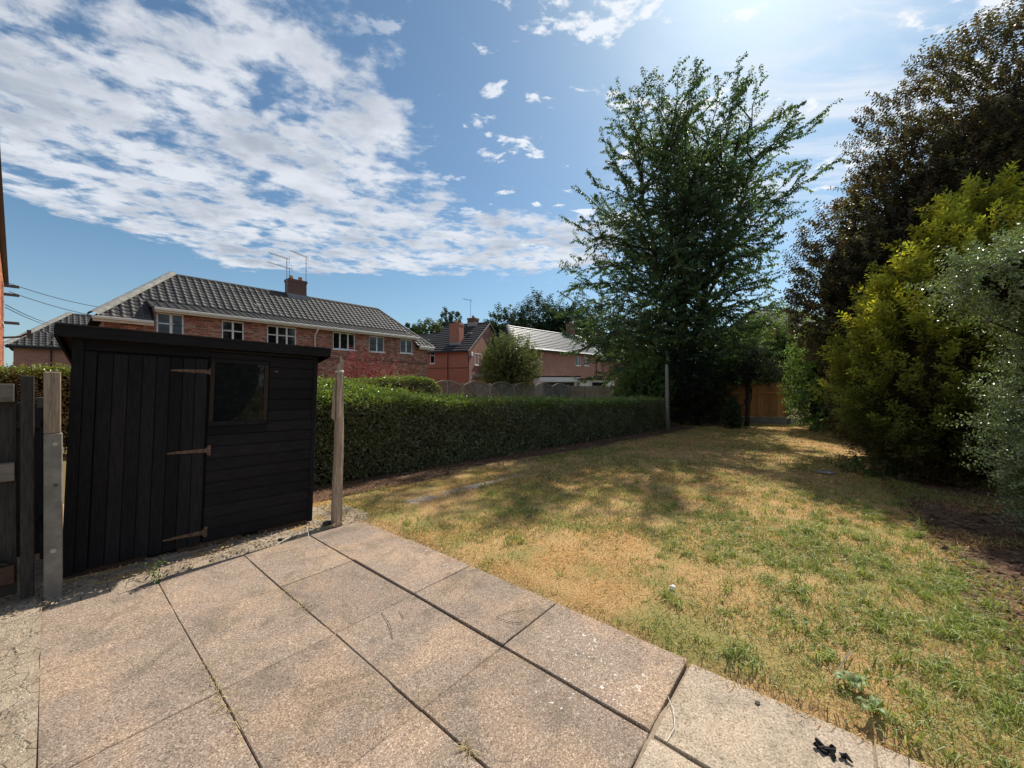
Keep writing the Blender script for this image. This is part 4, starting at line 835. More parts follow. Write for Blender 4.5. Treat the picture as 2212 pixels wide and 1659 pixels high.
# house whose wall runs along the left edge of the garden
def near_house():
    p = (-7.25, 5.335); rz = math.atan2(.612, -.79); h = thing('orange_brick_house', 'sunlit orange brick house wall running past the timber gate', 'house', (p[0], p[1], 0), rz)
    # local x runs along the wall away from the garden ; the wall faces local -y
    L_ = 10.6; wm = Matrix.Translation((p[0], p[1], 0)) @ Matrix.Rotation(rz, 4, 'Z'); ops = [(5.2, 6.4, .0, 2.0), (7.2, 8.3, 3.2, 4.3)]
    wall_grid(-2.5, L_, -.1, 4.75, ops, 0, .12, M['mortar'], h)
    part('wall', MB().add([(L_, 0, -.1), (L_, 7, -.1), (L_, 7, 4.75), (L_, 0, 4.75), (-2.5, 0, -.1), (-2.5, 7, -.1), (-2.5, 7, 4.75), (-2.5, 0, 4.75)], [(0, 1, 2, 3), (7, 6, 5, 4), (1, 5, 6, 2)]), M['brick_orange'], h)
    bricks(h, -2.5, L_, .1, 4.7, ops, 0, 300, wm, lambda u, v: 0 <= u < 40, [(.52, .20, .10), (.44, .15, .08), (.58, .26, .15), (.38, .14, .085)])
    ro = bpy.data.objects.new('roof', None); C.objects.link(ro); ro.parent = h
    part('roof_deck', MB().add([(-2.8, -.06, 4.76), (L_ + .2, -.06, 4.76), (L_ - 2, 3.5, 7.2), (-2.8, 3.5, 7.2), (-2.8, 7.3, 4.7), (L_ + .2, 7.3, 4.7)], [(0, 1, 2, 3), (5, 4, 3, 2), (1, 5, 2)]), M['tile'], ro)
    part('gutter', MB().cbox(-2.8, L_ + .2, -.10, -.01, 4.68, 4.755, .01), M['iron'], h)
    window(h, 7.2, 8.3, 3.2, 4.3, .03, (.5,)); part('door', MB().cbox(5.22, 6.38, .04, .1, .0, 1.98, .005), M['white_pvc'], h)
    for (x, z_) in ((9.9, 4.55), (9.6, 4.25), (9.4, 3.4)): part('cable_bracket', MB().box(x - .03, x + .03, -.3, .0, z_ - .04, z_ + .04, taper=.012), M['iron'], h)
    part('satellite_arm', MB().tube([(8.6, 0, 2.9), (8.6, -.3, 2.95), (8.6, -.42, 3.05)], .03, 6).box(8.45, 8.75, -.5, -.42, 2.95, 3.15), M['iron'], h)
near_house()
# overhead service cables
for i, ((u0, v0, Y0), (u1, v1, Y1)) in enumerate((((20, 612, 12.2), (330, 672, 17.2)), ((20, 630, 12.1), (330, 694, 17.2)), ((12, 658, 12.0), (150, 702, 28.)), ((12, 664, 12.0), (150, 706, 28.)))):
    p, q = AT(u0, v0, Y0), AT(u1, v1, Y1); t = np.linspace(0, 1, 16)[:, None]; pts = np.array(p)[None] * (1 - t) + np.array(q)[None] * t; pts[:, 2] -= .25 * (4 * t * (1 - t))[:, 0]
    tag(MB().tube(pts, .012, 5).build('overhead_cable', M['cable']), ['thin overhead cable, topmost of those leaving the orange brick house', 'overhead cable just below the topmost one from the orange brick house', 'upper of two low cables running to the far hipped house', 'lower of two low cables running to the far hipped house'][i], 'cable', 'overhead cables')

# low outbuildings beyond the fence
t = thing('garage', 'flat-roofed garage with white fascia beyond the arched fence', 'garage', (6.3 - 4.1, 29.5, 0), R(6))
part('wall', MB().box(0, 2.9, 0, 4, -.05, 2.15), M['cladding_white'], t); part('roof', MB().cbox(-.15, 3.1, -.2, 4.2, 2.2, 2.3, .01), M['felt'], t); part('fascia', MB().box(-.1, 3.05, -.19, -.1, 1.85, 2.198), M['white_pvc'], t); part('door', MB().cbox(.25, 2.6, -.05, -.005, 0, 1.8, .004), M['black_pvc'], t)
t = thing('cabin', 'small white walled cabin with dark flat roof beside the garage', 'cabin', (5.2, 29.2, 0), R(4))
part('wall', MB().box(0, 2.6, 0, 3, -.05, 1.98), M['cladding_white'], t); part('roof', MB().cbox(-.15, 2.75, -.2, 3.2, 1.99, 2.1, .01), M['felt'], t); window(t, .9, 1.9, 1.1, 1.8, -.06, (.5,), fm='black_pvc')
t = thing('lean_to', 'low pale roofed lean-to in front of the gabled house', 'outbuilding', (-2.6, 27.0, 0), R(5))
part('wall', MB().box(0, 4.0, 0, 2.5, -.05, 2.1), M['brick'], t); part('roof', MB().cbox(-.2, 4.2, -.3, 2.6, 2.11, 2.32, .015), M['gravel_board'], t)

# ================================================================== fences
def arched_fence():
    p = np.array([-3.45, 16.25]); h = thing('arched_fence', 'arch-topped grey fence of chevron slat panels between pale posts', 'fence', (p[0], p[1], 0), ROT); pw = 1.83; n_ = 6
    me = {}
    for i in range(n_ + 1): part('post', MB().cbox(i * pw - .05, i * pw + .05, -.05, .05, -.1, 1.72 - .02 * i, .008), M['fence_post'], h)
    for i in range(n_):
        x0, x1 = i * pw + .055, (i + 1) * pw - .055; xm = (x0 + x1) / 2; hw = (x1 - x0) / 2; zt = lambda x: 1.60 + .22 * (1 - ((x - xm) / hw) ** 2) - .02 * i; zb = .25
        pan = bpy.data.objects.new('fence_panel', None); C.objects.link(pan); pan.parent = h
        b = MB(); xs = np.linspace(x0, x1, 13)
        for a, c in zip(xs[:-1], xs[1:]):
            b.add([(a, -.03, zt(a) - .05), (c, -.03, zt(c) - .05), (c, -.03, zt(c)), (a, -.03, zt(a)), (a, .03, zt(a) - .05), (c, .03, zt(c) - .05), (c, .03, zt(c)), (a, .03, zt(a))], [(0, 1, 2, 3), (7, 6, 5, 4), (3, 2, 6, 7), (0, 4, 5, 1)])
        b.box(x0, x1, -.029, .029, zb, zb + .05); b.box(x0, x0 + .04, -.028, .028, zb + .05, zt(x0) - .05); b.box(x1 - .04, x1, -.028, .028, zb + .05, zt(x1) - .05); b.box(xm - .025, xm + .025, -.027, .027, zb + .05, zt(xm) - .05)
        part('panel_frame', b, M['fence_post'], pan)
        for s in (-1, 1):
            k = zb - .55
            while k < 1.75:
                pts = []
                for q in (0, 1):
                    for e in (0, .085):
                        pass
                def zline(x, e): return k + e + abs(x - xm) * .8
                xa, xb = xm + s * .026, (x0 + .041) if s < 0 else (x1 - .041); seg = []
                for x in np.linspace(xa, xb, 7):
                    lo_, hi_ = max(zline(x, 0), zb + .05), min(zline(x, .078), zt(x) - .05); seg.append((x, lo_, hi_))
                seg = [q for q in seg if q[2] - q[1] > .012]
                if len(seg) >= 2:
                    b = MB(); V = []; y0 = -.016 if s < 0 else -.014
                    for (x, l_, u_) in seg: V += [(x, y0, l_), (x, y0, u_), (x, y0 + .018, l_), (x, y0 + .018, u_)]
                    F = []
                    for j in range(len(seg) - 1): o = 4 * j; F += [(o, o + 4, o + 5, o + 1), (o + 2, o + 3, o + 7, o + 6), (o + 1, o + 5, o + 7, o + 3), (o, o + 2, o + 6, o + 4)]
                    part('slat', b.add(V, F), M['fence_grey'], pan)
                k += .128
arched_fence()
def board_fence(name, label, p, q, ht, mat, pmat, bw, gravel, posts, rails=(.35, 1.2), step=.0, cap=True):
    p = np.array(p); q = np.array(q); L_ = float(np.linalg.norm(q - p)); rz = math.atan2(q[1] - p[1], q[0] - p[0]); h = thing(name, label, 'fence', (p[0], p[1], 0), rz); n_ = int(L_ / bw); z0 = .28 if gravel else .05
    for i in range(n_):
        o = random.uniform(0, .012); part('fence_board', MB().cbox(i * bw + .003, (i + 1) * bw + .004, -.018 - (i % 2) * .008, -.003 - (i % 2) * .008, z0, ht - o, .003), M[mat], h)
    for i in range(posts + 1): x = L_ * i / posts; part('post', MB().cbox(x - .05, x + .05, -.045 - .02, .055, -.05, ht + .04, .008), M[pmat], h)
    for z_ in rails: part('rail', MB().cbox(0, L_, -.065, -.03, z_, z_ + .07, .004), M[mat], h)
    if cap: part('capping', MB().cbox(-.02, L_ + .02, -.04, .03, ht + .002, ht + .045, .004), M[mat], h)
    if gravel:
        for i in range(posts): part('gravel_board', MB().cbox(L_ * i / posts + .052, L_ * (i + 1) / posts - .052, -.03, .02, -.05, .275, .006), M['gravel_board'], h)
board_fence('board_fence', 'weathered grey board fence running from the arched fence behind the cherry tree', (3.55, 24.8), (10.3, 23.2), 1.5, 'board_fence', 'fence_post', .15, False, 4)
board_fence('added_dark_panel', 'dark timber panel added to darken the gap beside the gate', AB(4.3, -2.9), AB(4.05, -1.76), 1.42, 'gate_wood', 'gate_wood', .14, False, 1, cap=False)  # invented panel, added only to darken what shows through the gate gap
board_fence('rear_fence', 'orange-brown close-board fence on concrete gravel boards at the lawn end', (6.6, 16.6), (11.35, 15.75), 1.62, 'orange_fence', 'gravel_board', .125, True, 2, rails=(1.25,))

# ================================================================== vegetation
def leafq(P, D, N, L_, W_, fold=.25, curl=.15):
    D = unit(D); S = unit(np.cross(D, N)); N = np.cross(S, D); l = L_[:, None]; w = W_[:, None]
    return np.stack([P, P + D * l * .45 + S * w * .5 + N * w * fold, P + D * l - N * l * curl, P + D * l * .45 - S * w * .5 + N * w * fold], 1)
def pick(cols, n, r, lo=.7, hi=1.25): cols = np.asarray(cols); return cols[r.integers(0, len(cols), n)] * r.uniform(lo, hi, (n, 1))
def ell_points(ells, n, r, depth=.35, lump=.18, zmin=.02, freq=2.2, seed=0, inner=.78, bias=2.0):
    ells = [np.array(e, float) for e in ells]; wgt = np.array([e[3] * e[4] + e[4] * e[5] + e[3] * e[5] for e in ells]); wgt /= wgt.sum(); P, Nn = [], []; got = 0
    while got < n:
        m_ = n; k = r.choice(len(ells), m_, p=wgt); E = np.array(ells)[k]; d = unit(r.normal(size=(m_, 3)))
        th = np.arctan2(d[:, 1], d[:, 0]); lu = 1 + lump * 2 * (fnoise(th * freq + 20 + k * 7, d[:, 2] * freq * 1.6 + 9, 200 + seed, 3) - .5)
        rad = lu * (1 - depth * r.random(m_) ** bias); p = E[:, :3] + d * rad[:, None] * E[:, 3:]; nn = unit(d / E[:, 3:]); ok = p[:, 2] > zmin
        for j, e in enumerate(ells):
            q = np.sqrt((((p - e[:3]) / e[3:]) ** 2).sum(1)); ok &= (k == j) | (q > inner)
        P.append(p[ok]); Nn.append(nn[ok]); got += ok.sum()
    return np.concatenate(P)[:n], np.concatenate(Nn)[:n]
def shoots(mb, P, D, ln, nl, L_, W_, cols, r, spread=.9, droop=.25, fold=.25, upn=.6, tipcols=None):
    n = len(P); D = unit(D); t = (np.arange(nl)[None] + r.random((n, nl))) / nl; ref = unit(r.normal(size=(n, 3))); a = unit(np.cross(D, ref)); b = np.cross(D, a)
    ph = r.random((n, 1)) * 6.28 + np.arange(nl)[None] * 2.4; rad = np.cos(ph)[..., None] * a[:, None] + np.sin(ph)[..., None] * b[:, None]
    p = P[:, None] + D[:, None] * (t * ln[:, None])[..., None]; dv = D[:, None] * .45 + rad * spread + np.array([0, 0, -droop]); nv = D[:, None] * .4 + np.array([0, 0, upn]) + r.normal(0, .45, (n, nl, 3))
    l = L_ * r.uniform(.65, 1.2, n * nl); w = W_ * r.uniform(.75, 1.15, n * nl)
    base = pick(cols, n, r, .75, 1.25); c = np.repeat(base, nl, 0) * r.uniform(.8, 1.2, (n * nl, 1))
    if tipcols is not None: tc = pick(tipcols, n, r); f = np.clip((t.reshape(-1, 1) - .45) * 1.8, 0, 1); c = c * (1 - f) + np.repeat(tc, nl, 0) * f
    mb.quads(leafq(p.reshape(-1, 3), dv.reshape(-1, 3), nv.reshape(-1, 3), l, w, fold), c)
def limb(mb, p, q, r0, r1, r, sag=.0, n=6, k=.06):
    p = np.array(p, float); q = np.array(q, float); t = np.linspace(0, 1, n)[:, None]; ln = np.linalg.norm(q - p); pts = p * (1 - t) + q * t; pts[1:-1] += r.normal(0, k * ln * .5, (n - 2, 3)); pts[:, 2] += sag * ln * (t * (1 - t) * 4)[:, 0]
    mb.tube(pts, r0 + (r1 - r0) * t[:, 0], 6); return pts
def bush(name, label, cat, ells, ns, nl, sl, L_, W_, cols, seed, mat='leaf', up=.35, out=.8, droop=.2, spread=.9, depth=.4, lump=.2, freq=2.2, tip=None, trunk=None, group=None, core=None, zmin=.03, limbs=10, bark='bark', fold=.25, inner=.78):
    r = np.random.default_rng(seed); E0 = np.array(ells[0], float); bx, by = (trunk[0], trunk[1]) if trunk else (E0[0], E0[1])
    t = thing(name, label, cat, (bx, by, 0), 0, group); off = np.array([bx, by, 0])
    el = [tuple(np.array(e[:3]) - off) + tuple(e[3:]) for e in ells]
    P, Nn = ell_points(el, ns, r, depth, lump, zmin, freq, seed, inner); D = Nn * out + np.array([0, 0, up]) + r.normal(0, .3, P.shape)
    mb = MB(); shoots(mb, P - unit(D) * (sl * .5), D, sl * r.uniform(.6, 1.4, ns), nl, L_, W_, cols, r, spread, droop, fold, tipcols=tip); part('crown', mb, M[mat], t)
    tb = MB(); tr = trunk[2] if trunk else .05; th_ = trunk[3] if trunk else E0[2] * .8
    spine = limb(tb, (0, 0, -.05), (el[0][0] * .6, el[0][1] * .6, th_), tr * 1.25, tr * .6, r, 0, 8, .03)
    for i in range(limbs):
        s_ = spine[r.integers(2, len(spine))]; q = P[r.integers(0, ns)]; q = s_ + (q - s_) * .85; limb(tb, s_, q, tr * .4, tr * .08, r, .05)
    part('trunk', tb, M[bark], t, True)
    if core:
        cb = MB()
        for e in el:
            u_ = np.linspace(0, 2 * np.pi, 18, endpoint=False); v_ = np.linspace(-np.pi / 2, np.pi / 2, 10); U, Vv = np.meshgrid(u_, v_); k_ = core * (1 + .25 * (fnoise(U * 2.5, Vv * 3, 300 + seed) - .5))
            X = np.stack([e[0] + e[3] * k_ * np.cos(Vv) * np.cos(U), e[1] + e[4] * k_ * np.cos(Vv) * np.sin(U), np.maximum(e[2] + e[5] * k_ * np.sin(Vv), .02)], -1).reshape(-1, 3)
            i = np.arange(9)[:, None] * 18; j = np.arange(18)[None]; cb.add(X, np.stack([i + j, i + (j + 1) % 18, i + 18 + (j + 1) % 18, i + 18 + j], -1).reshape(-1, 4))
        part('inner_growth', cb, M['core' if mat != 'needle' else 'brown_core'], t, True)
    return t

# ---- the big cherry tree
def cherry():
    r = np.random.default_rng(11); bx, by = 7.55, 16.9; KS = 1.12; t = thing('cherry_tree', 'tall spreading cherry tree with drooping dark green leaves behind the lawn', 'tree', (bx, by, 0)); S = by / 14.5
    hk = KS * np.array([1.0, 2.0, 3.8, 5.8, 7.2, 8.6, 10.3, 11.8, 13.3, 14.2]); lf = KS * np.array([3.2, 4.6, 5.0, 5.4, 4.6, 4.3, 3.9, 3.4, 2.7, 1.6]); rt = KS * np.array([2.4, 3.0, 3.2, 3.5, 4.2, 5.1, 6.3, 5.0, 3.3, 1.9])
    tb = MB(); mb = MB(); W_ = []
    tops = [(.3, .4, 12.4), (-1.9, .4, 11.2), (2.3, .2, 11.7), (.9, 1.4, 11.6), (-.8, .2, 11.5), (3.0, .4, 10.4)]
    tops = [(a * KS, b * KS, c * KS) for a, b, c in tops]; stems = []
    for i, q in enumerate(tops):
        st = (r.normal(0, .12), r.normal(0, .12), -.1) if i == 0 else (0, 0, .9 + .25 * i); stems.append(limb(tb, st, q, .20 if i == 0 else .11, .02, r, 0, 14, .012))
    P_, D_, Ln = [], [], []                                            # leafy twigs
    def twigs(pts, t0, sp, l0, l1):
        seg = np.linalg.norm(np.diff(pts, axis=0), axis=1); cum = np.r_[0, np.cumsum(seg)]; tot = cum[-1]; n_ = max(2, int(tot * (1 - t0) / sp))
        for k in range(n_):
            s_ = tot * (t0 + (1 - t0) * (k + r.random()) / n_); i = min(np.searchsorted(cum, s_) - 1, len(seg) - 1); f = (s_ - cum[i]) / seg[i]; p = pts[i] * (1 - f) + pts[i + 1] * f; d = unit(pts[i + 1] - pts[i])
            sd = unit(np.cross(d, [0, 0, 1]) + 1e-6); sgn = 1 if k % 2 else -1; v = unit(d * r.uniform(.5, 1.0) + sd * sgn * r.uniform(.2, 1.1) + np.array([0, 0, r.uniform(-.6, .8)])); ll = (l0 + (l1 - l0) * r.random()) * (1.1 - .55 * s_ / tot)
            P_.append(p); D_.append(v); Ln.append(ll)
        P_.append(pts[-2]); D_.append(unit(pts[-1] - pts[-2])); Ln.append(np.linalg.norm(pts[-1] - pts[-2]) * 1.25)
    nb = 240
    for i in range(nb):
        q = (i + r.random()) / nb; h0 = (1.4 + 9.7 * q ** 1.25) * KS; stm = stems[r.integers(0, len(stems)) if h0 > 2.2 else 0]; z = stm[:, 2]; k = np.clip(np.searchsorted(z, h0), 1, len(z) - 1); f = np.clip((h0 - z[k - 1]) / (z[k] - z[k - 1] + 1e-6), 0, 1); b0 = stm[k - 1] * (1 - f) + stm[k] * f
        az = i * 2.39996 + r.normal(0, .25); c, s_ = math.cos(az), math.sin(az); dh = (.1 + 3.0 * q ** 1.3) * r.uniform(.6, 1.25) * KS; ht = min(h0 + dh, (12.9 - .7 * r.random()) * KS) - (.5 if q < .12 else 0)
        ex = np.interp(ht, hk, rt if c > 0 else lf) * abs(c) ** 1.0; ey = np.interp(ht, hk, (lf + rt) / 2) * (.48 if s_ < 0 else .75); ext = 1 / math.sqrt((c / max(np.interp(ht, hk, rt if c > 0 else lf), .1)) ** 2 + (s_ / ey) ** 2); ext *= r.uniform(.72, 1.1)
        tip = np.array([c * ext, s_ * ext, max(ht, 1.25)]); ln = np.linalg.norm(tip - b0); n_ = max(5, int(ln / .55)); tt = np.linspace(0, 1, n_)[:, None]
        pts = b0 * (1 - tt) + tip * tt; pts[:, 2] += (.10 if q < .6 else -.05) * ln * (tt * (1 - tt) * 4)[:, 0]; pts[1:-1] += r.normal(0, .13, (n_ - 2, 3)); pts[-1, 2] += .15
        tb.tube(pts, .045 * (1 - tt[:, 0]) + .008, 5, cap=False); twigs(pts, .12 if ln > 2 else .02, .19, .45, 1.25)
    for s_ in stems: twigs(s_[-5:], .0, .12, .4, .9)
    q3, n3 = ell_points([(-.6, .3, 5.2, 4.6, 2.4, 4.0), (.5, .4, 8.6, 3.9, 2.0, 3.4), (-.2, .3, 2.9, 3.6, 2.2, 1.9)], 1900, r, .75, .3, 1.1, 4.0, 66, .55, 1.2); d3 = unit(n3 * .7 + np.array([0, 0, .25]) + r.normal(0, .35, q3.shape))
    P = np.concatenate([np.array(P_), q3]); D = np.concatenate([np.array(D_), d3]); Ln = np.concatenate([np.array(Ln), r.uniform(.5, 1.0, len(q3))])
    for k in range(0, len(P), 2): tb.tube([P[k], P[k] + D[k] * Ln[k] * .95], [.009, .003], 3, cap=False)
    nl = 19; n = len(P); tt = (np.arange(nl)[None] + r.random((n, nl))) / nl; sd = unit(np.cross(D, [0, 0, 1.]) + 1e-6); sg = np.where(np.arange(nl) % 2, 1., -1.)[None]
    p = P[:, None] + D[:, None] * (tt * Ln[:, None])[..., None]; p[..., 2] -= (tt ** 2 * Ln[:, None] * .12)
    dv = D[:, None] * .45 + sd[:, None] * sg[..., None] * .55 + np.array([0, 0, -.75]) + r.normal(0, .28, (n, nl, 3)); nv = np.array([0, 0, .6]) + r.normal(0, .55, (n, nl, 3))
    c = np.repeat(pick([(.078, .138, .066), (.095, .162, .07), (.066, .12, .066), (.125, .18, .072)], n, r), nl, 0) * r.uniform(.75, 1.3, (n * nl, 1)); yl = r.random(n * nl) < .02; c[yl] = (.2, .13, .04)
    mb.quads(leafq(p.reshape(-1, 3), dv.reshape(-1, 3), nv.reshape(-1, 3), r.uniform(.09, .155, n * nl), r.uniform(.048, .072, n * nl), .2, .2), c)
    part('trunk', tb, M['bark'], t, True); part('crown', mb, M['leaf'], t); print('cherry leaves', n * nl)
cherry()

# ---- the big dark purple-leaved tree
PUR = [(.070, .054, .036), (.085, .062, .040), (.058, .050, .034), (.075, .074, .036), (.10, .083, .040)]
bush('purple_plum_tree', 'huge dark purple-brown leaved tree towering over the conifer', 'tree', [(12.0, 8.8, 5.9, 3.6, 3.0, 4.3), (8.45, 8.9, 3.9, 1.7, 1.75, 2.3), (9.8, 8.7, 5.2, 1.8, 1.9, 2.35), (9.1, 8.4, 2.9, 2.1, 1.7, 1.9)], 6600, 21, .42, .085, .052, PUR, 51, up=.35, depth=.4, lump=.16, freq=3.2, tip=[(.085, .072, .034), (.14, .125, .04), (.09, .056, .035)], trunk=(10.6, 9.0, .24, 5.0), limbs=40, bark='dark_bark', zmin=1.4, core=.6)
# ---- golden conifer
def conifer():
    r = np.random.default_rng(61); ells = [(7.7, 6.45, 1.55, 1.7, 1.45, 1.75), (7.9, 6.55, 2.65, 1.4, 1.25, 1.5), (8.4, 6.65, 3.45, 1.1, 1.0, 1.4)]; bx, by = 7.9, 6.5; t = thing('golden_conifer', 'bushy golden-green cypress conifer beside the lawn', 'conifer', (bx, by, 0))
    el = [(e[0] - bx, e[1] - by, *e[2:]) for e in ells]; na = 520; P0, N0 = ell_points(el, na, r, .12, .16, .15, 4.0, 9, .92, 1.2)
    mb = MB(); X0 = unit(N0 * .6 + np.array([0, 0, .7]) + r.normal(0, .14, P0.shape)); la = r.uniform(.45, .95, na); P0 = P0 - X0 * la[:, None] * .55; ns_ = 13; n = na * ns_
    ts = (np.arange(ns_)[None] + r.random((na, ns_))) / ns_; rd = unit(r.normal(size=(na, ns_, 3))); P = (P0[:, None] + X0[:, None] * (ts * la[:, None])[..., None] + rd * (.11 * (1.1 - ts) * (la[:, None] / .7))[..., None]).reshape(-1, 3); D = unit((X0[:, None] * 1.0 + rd * .45).reshape(-1, 3)); tsf = ts.reshape(-1); ln = r.uniform(.16, .30, n)
    ref = unit(r.normal(size=(n, 3))); a = unit(np.cross(D, ref)); b = np.cross(D, a); nk = 7; nj = 3
    k = (np.arange(nk)[None] + r.random((n, nk))) / nk; ph = np.arange(nk)[None] * 2.4 + r.random((n, 1)) * 6.28; rad = np.cos(ph)[..., None] * a[:, None] + np.sin(ph)[..., None] * b[:, None]
    bp = P[:, None] + D[:, None] * (k * ln[:, None])[..., None]; bd = unit(D[:, None] * .8 + rad * .75); bl = (ln[:, None] * .42 * (1.15 - k))
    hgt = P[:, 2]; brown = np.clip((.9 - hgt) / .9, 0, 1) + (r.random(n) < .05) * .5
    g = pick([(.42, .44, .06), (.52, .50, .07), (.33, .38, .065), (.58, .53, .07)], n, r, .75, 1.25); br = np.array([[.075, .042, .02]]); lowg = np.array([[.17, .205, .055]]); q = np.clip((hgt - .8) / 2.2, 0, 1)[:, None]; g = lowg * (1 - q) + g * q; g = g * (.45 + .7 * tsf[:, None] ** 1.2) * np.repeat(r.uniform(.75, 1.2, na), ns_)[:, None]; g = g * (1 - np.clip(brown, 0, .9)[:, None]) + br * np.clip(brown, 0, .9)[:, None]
    for j in range(nj):                                                 # little scale-leaved tufts along every branchlet
        tt = (j + .4) / nj; pp = bp + bd * (bl * tt)[..., None]; s2 = unit(np.cross(bd, D[:, None] + 1e-5)); dv = bd * .9 + s2 * (.6 if j % 2 else -.6) + r.normal(0, .2, bp.shape); m_ = n * nk
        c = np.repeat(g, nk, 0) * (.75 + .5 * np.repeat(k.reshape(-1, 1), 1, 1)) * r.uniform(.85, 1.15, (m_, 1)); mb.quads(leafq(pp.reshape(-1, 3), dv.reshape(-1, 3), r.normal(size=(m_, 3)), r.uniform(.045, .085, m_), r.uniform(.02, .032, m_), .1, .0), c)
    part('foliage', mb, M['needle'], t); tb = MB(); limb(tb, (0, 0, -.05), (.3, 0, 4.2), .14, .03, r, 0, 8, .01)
    for i in range(40):
        h = r.uniform(.1, 3.5); qn = P[r.integers(0, n)]; limb(tb, (.05 * h, 0, h), qn * .9, .03, .008, r, -.05)
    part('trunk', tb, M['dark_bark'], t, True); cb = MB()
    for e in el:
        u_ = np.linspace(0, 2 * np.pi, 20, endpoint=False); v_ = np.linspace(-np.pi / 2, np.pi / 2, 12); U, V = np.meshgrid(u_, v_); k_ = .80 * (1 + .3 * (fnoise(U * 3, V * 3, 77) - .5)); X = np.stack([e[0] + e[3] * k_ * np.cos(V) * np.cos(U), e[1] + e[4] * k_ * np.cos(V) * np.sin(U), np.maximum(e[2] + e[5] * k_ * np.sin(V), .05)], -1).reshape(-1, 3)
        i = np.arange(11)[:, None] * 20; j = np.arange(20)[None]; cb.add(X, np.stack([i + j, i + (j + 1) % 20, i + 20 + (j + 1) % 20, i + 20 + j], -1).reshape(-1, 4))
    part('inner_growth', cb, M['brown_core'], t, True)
conifer()
# ---- glossy small-leaved shrub at the right
GLO = [(.15, .20, .09), (.19, .235, .12), (.11, .17, .065), (.23, .27, .16)]
bush('glossy_shrub', 'glossy small-leaved pale green shrub arching beside the conifer', 'shrub', [(5.12, 3.55, 2.6, .95, .6, .42), (5.72, 3.62, 1.25, 1.02, .64, 1.3), (5.75, 3.62, 2.6, .95, .7, .55)], 5000, 16, .27, .036, .021, GLO, 71, 'gloss_leaf', up=-.02, out=1.0, droop=.05, depth=.35, lump=.2, freq=4.5, trunk=(5.75, 3.65, .05, 2.0), limbs=26, core=.68, inner=.7)
# ---- shrubs and small trees round the end of the lawn
bush('leafy_shrub', 'bright green leafy shrub against the rear fence end', 'shrub', [(11.15, 13.6, 1.7, 1.3, 1.1, 1.9), (11.7, 13.3, 2.6, 1.3, 1.0, 1.6), (10.7, 13.3, .8, .7, .7, .8)], 1700, 15, .45, .085, .05, [(.14, .22, .06), (.19, .27, .08), (.10, .17, .055)], 81, up=.3, depth=.55, trunk=(11.2, 13.5, .06, 2.0), core=.45)
bush('drooping_brown_shrub', 'half-dead shrub of drooping brown and olive leaves beside the conifer', 'shrub', [(10.3, 11.3, 1.6, .8, .7, 1.75), (10.0, 11.0, .6, .9, .7, .6)], 700, 15, .4, .11, .026, [(.11, .075, .035), (.15, .11, .05), (.075, .075, .03), (.06, .05, .03)], 83, up=-.4, droop=1.0, depth=.7, trunk=(10.3, 11.3, .05, 2.6), core=.4)
bush('red_leaf_plant', 'small red-leaved plant at the foot of the brown shrub', 'plant', [(9.55, 10.6, .3, .35, .3, .32)], 90, 9, .2, .05, .03, [(.11, .018, .022), (.08, .02, .02), (.05, .05, .02)], 84, limbs=6, trunk=(9.55, 10.6, .015, .3))
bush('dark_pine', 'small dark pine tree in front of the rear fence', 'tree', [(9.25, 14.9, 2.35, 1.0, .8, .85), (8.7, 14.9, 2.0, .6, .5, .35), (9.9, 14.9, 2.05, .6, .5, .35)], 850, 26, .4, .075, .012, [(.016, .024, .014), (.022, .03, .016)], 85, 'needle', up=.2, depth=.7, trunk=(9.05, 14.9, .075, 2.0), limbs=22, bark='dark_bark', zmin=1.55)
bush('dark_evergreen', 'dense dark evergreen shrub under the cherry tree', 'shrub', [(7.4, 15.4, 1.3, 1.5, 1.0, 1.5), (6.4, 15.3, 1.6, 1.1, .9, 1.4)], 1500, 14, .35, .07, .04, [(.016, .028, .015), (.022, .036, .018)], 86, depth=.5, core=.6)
bush('light_green_shrub', 'lighter green shrub behind the slim pole', 'shrub', [(5.3, 14.9, 1.35, .95, .7, 1.25), (4.7, 15.2, 1.2, .7, .6, 1.0)], 950, 14, .35, .075, .045, [(.085, .145, .04), (.115, .18, .05), (.065, .115, .035)], 87, depth=.55, core=.45)
bush('ivy_stump', 'ivy-covered stump at the lawn edge before the rear fence', 'shrub', [(8.05, 14.1, .45, .32, .3, .62)], 220, 10, .2, .065, .05, [(.03, .055, .022), (.05, .08, .03)], 88, core=.7, trunk=(8.05, 14.1, .09, .7), limbs=5)
bush('low_fern', 'low green ground plant at the base of the conifer', 'plant', [(6.5, 6.9, .12, .55, .5, .2)], 110, 12, .3, .05, .03, [(.06, .10, .03), (.08, .12, .035)], 89, limbs=4, trunk=(6.5, 6.9, .012, .12), up=.5)
bush('green_backdrop_tree', 'green tree filling the gap behind the cherry tree and the rear fence', 'tree', [(13.6, 19.5, 3.0, 2.2, 1.6, 2.6), (11.3, 20, 2.3, 2.0, 1.6, 2.1)], 1700, 14, .6, .13, .08, [(.10, .16, .045), (.13, .19, .055), (.16, .20, .06)], 90, depth=.6, trunk=(12.6, 19.7, .14, 3), core=.4)
bush('evergreen_behind', 'dark evergreen bush mirrored in the shed window', 'shrub', [(4.8, -2.9, 1.9, 2.2, 2.0, 2.2)], 900, 12, .4, .09, .05, [(.05, .075, .03), (.07, .095, .035)], 99, depth=.4, core=.75)
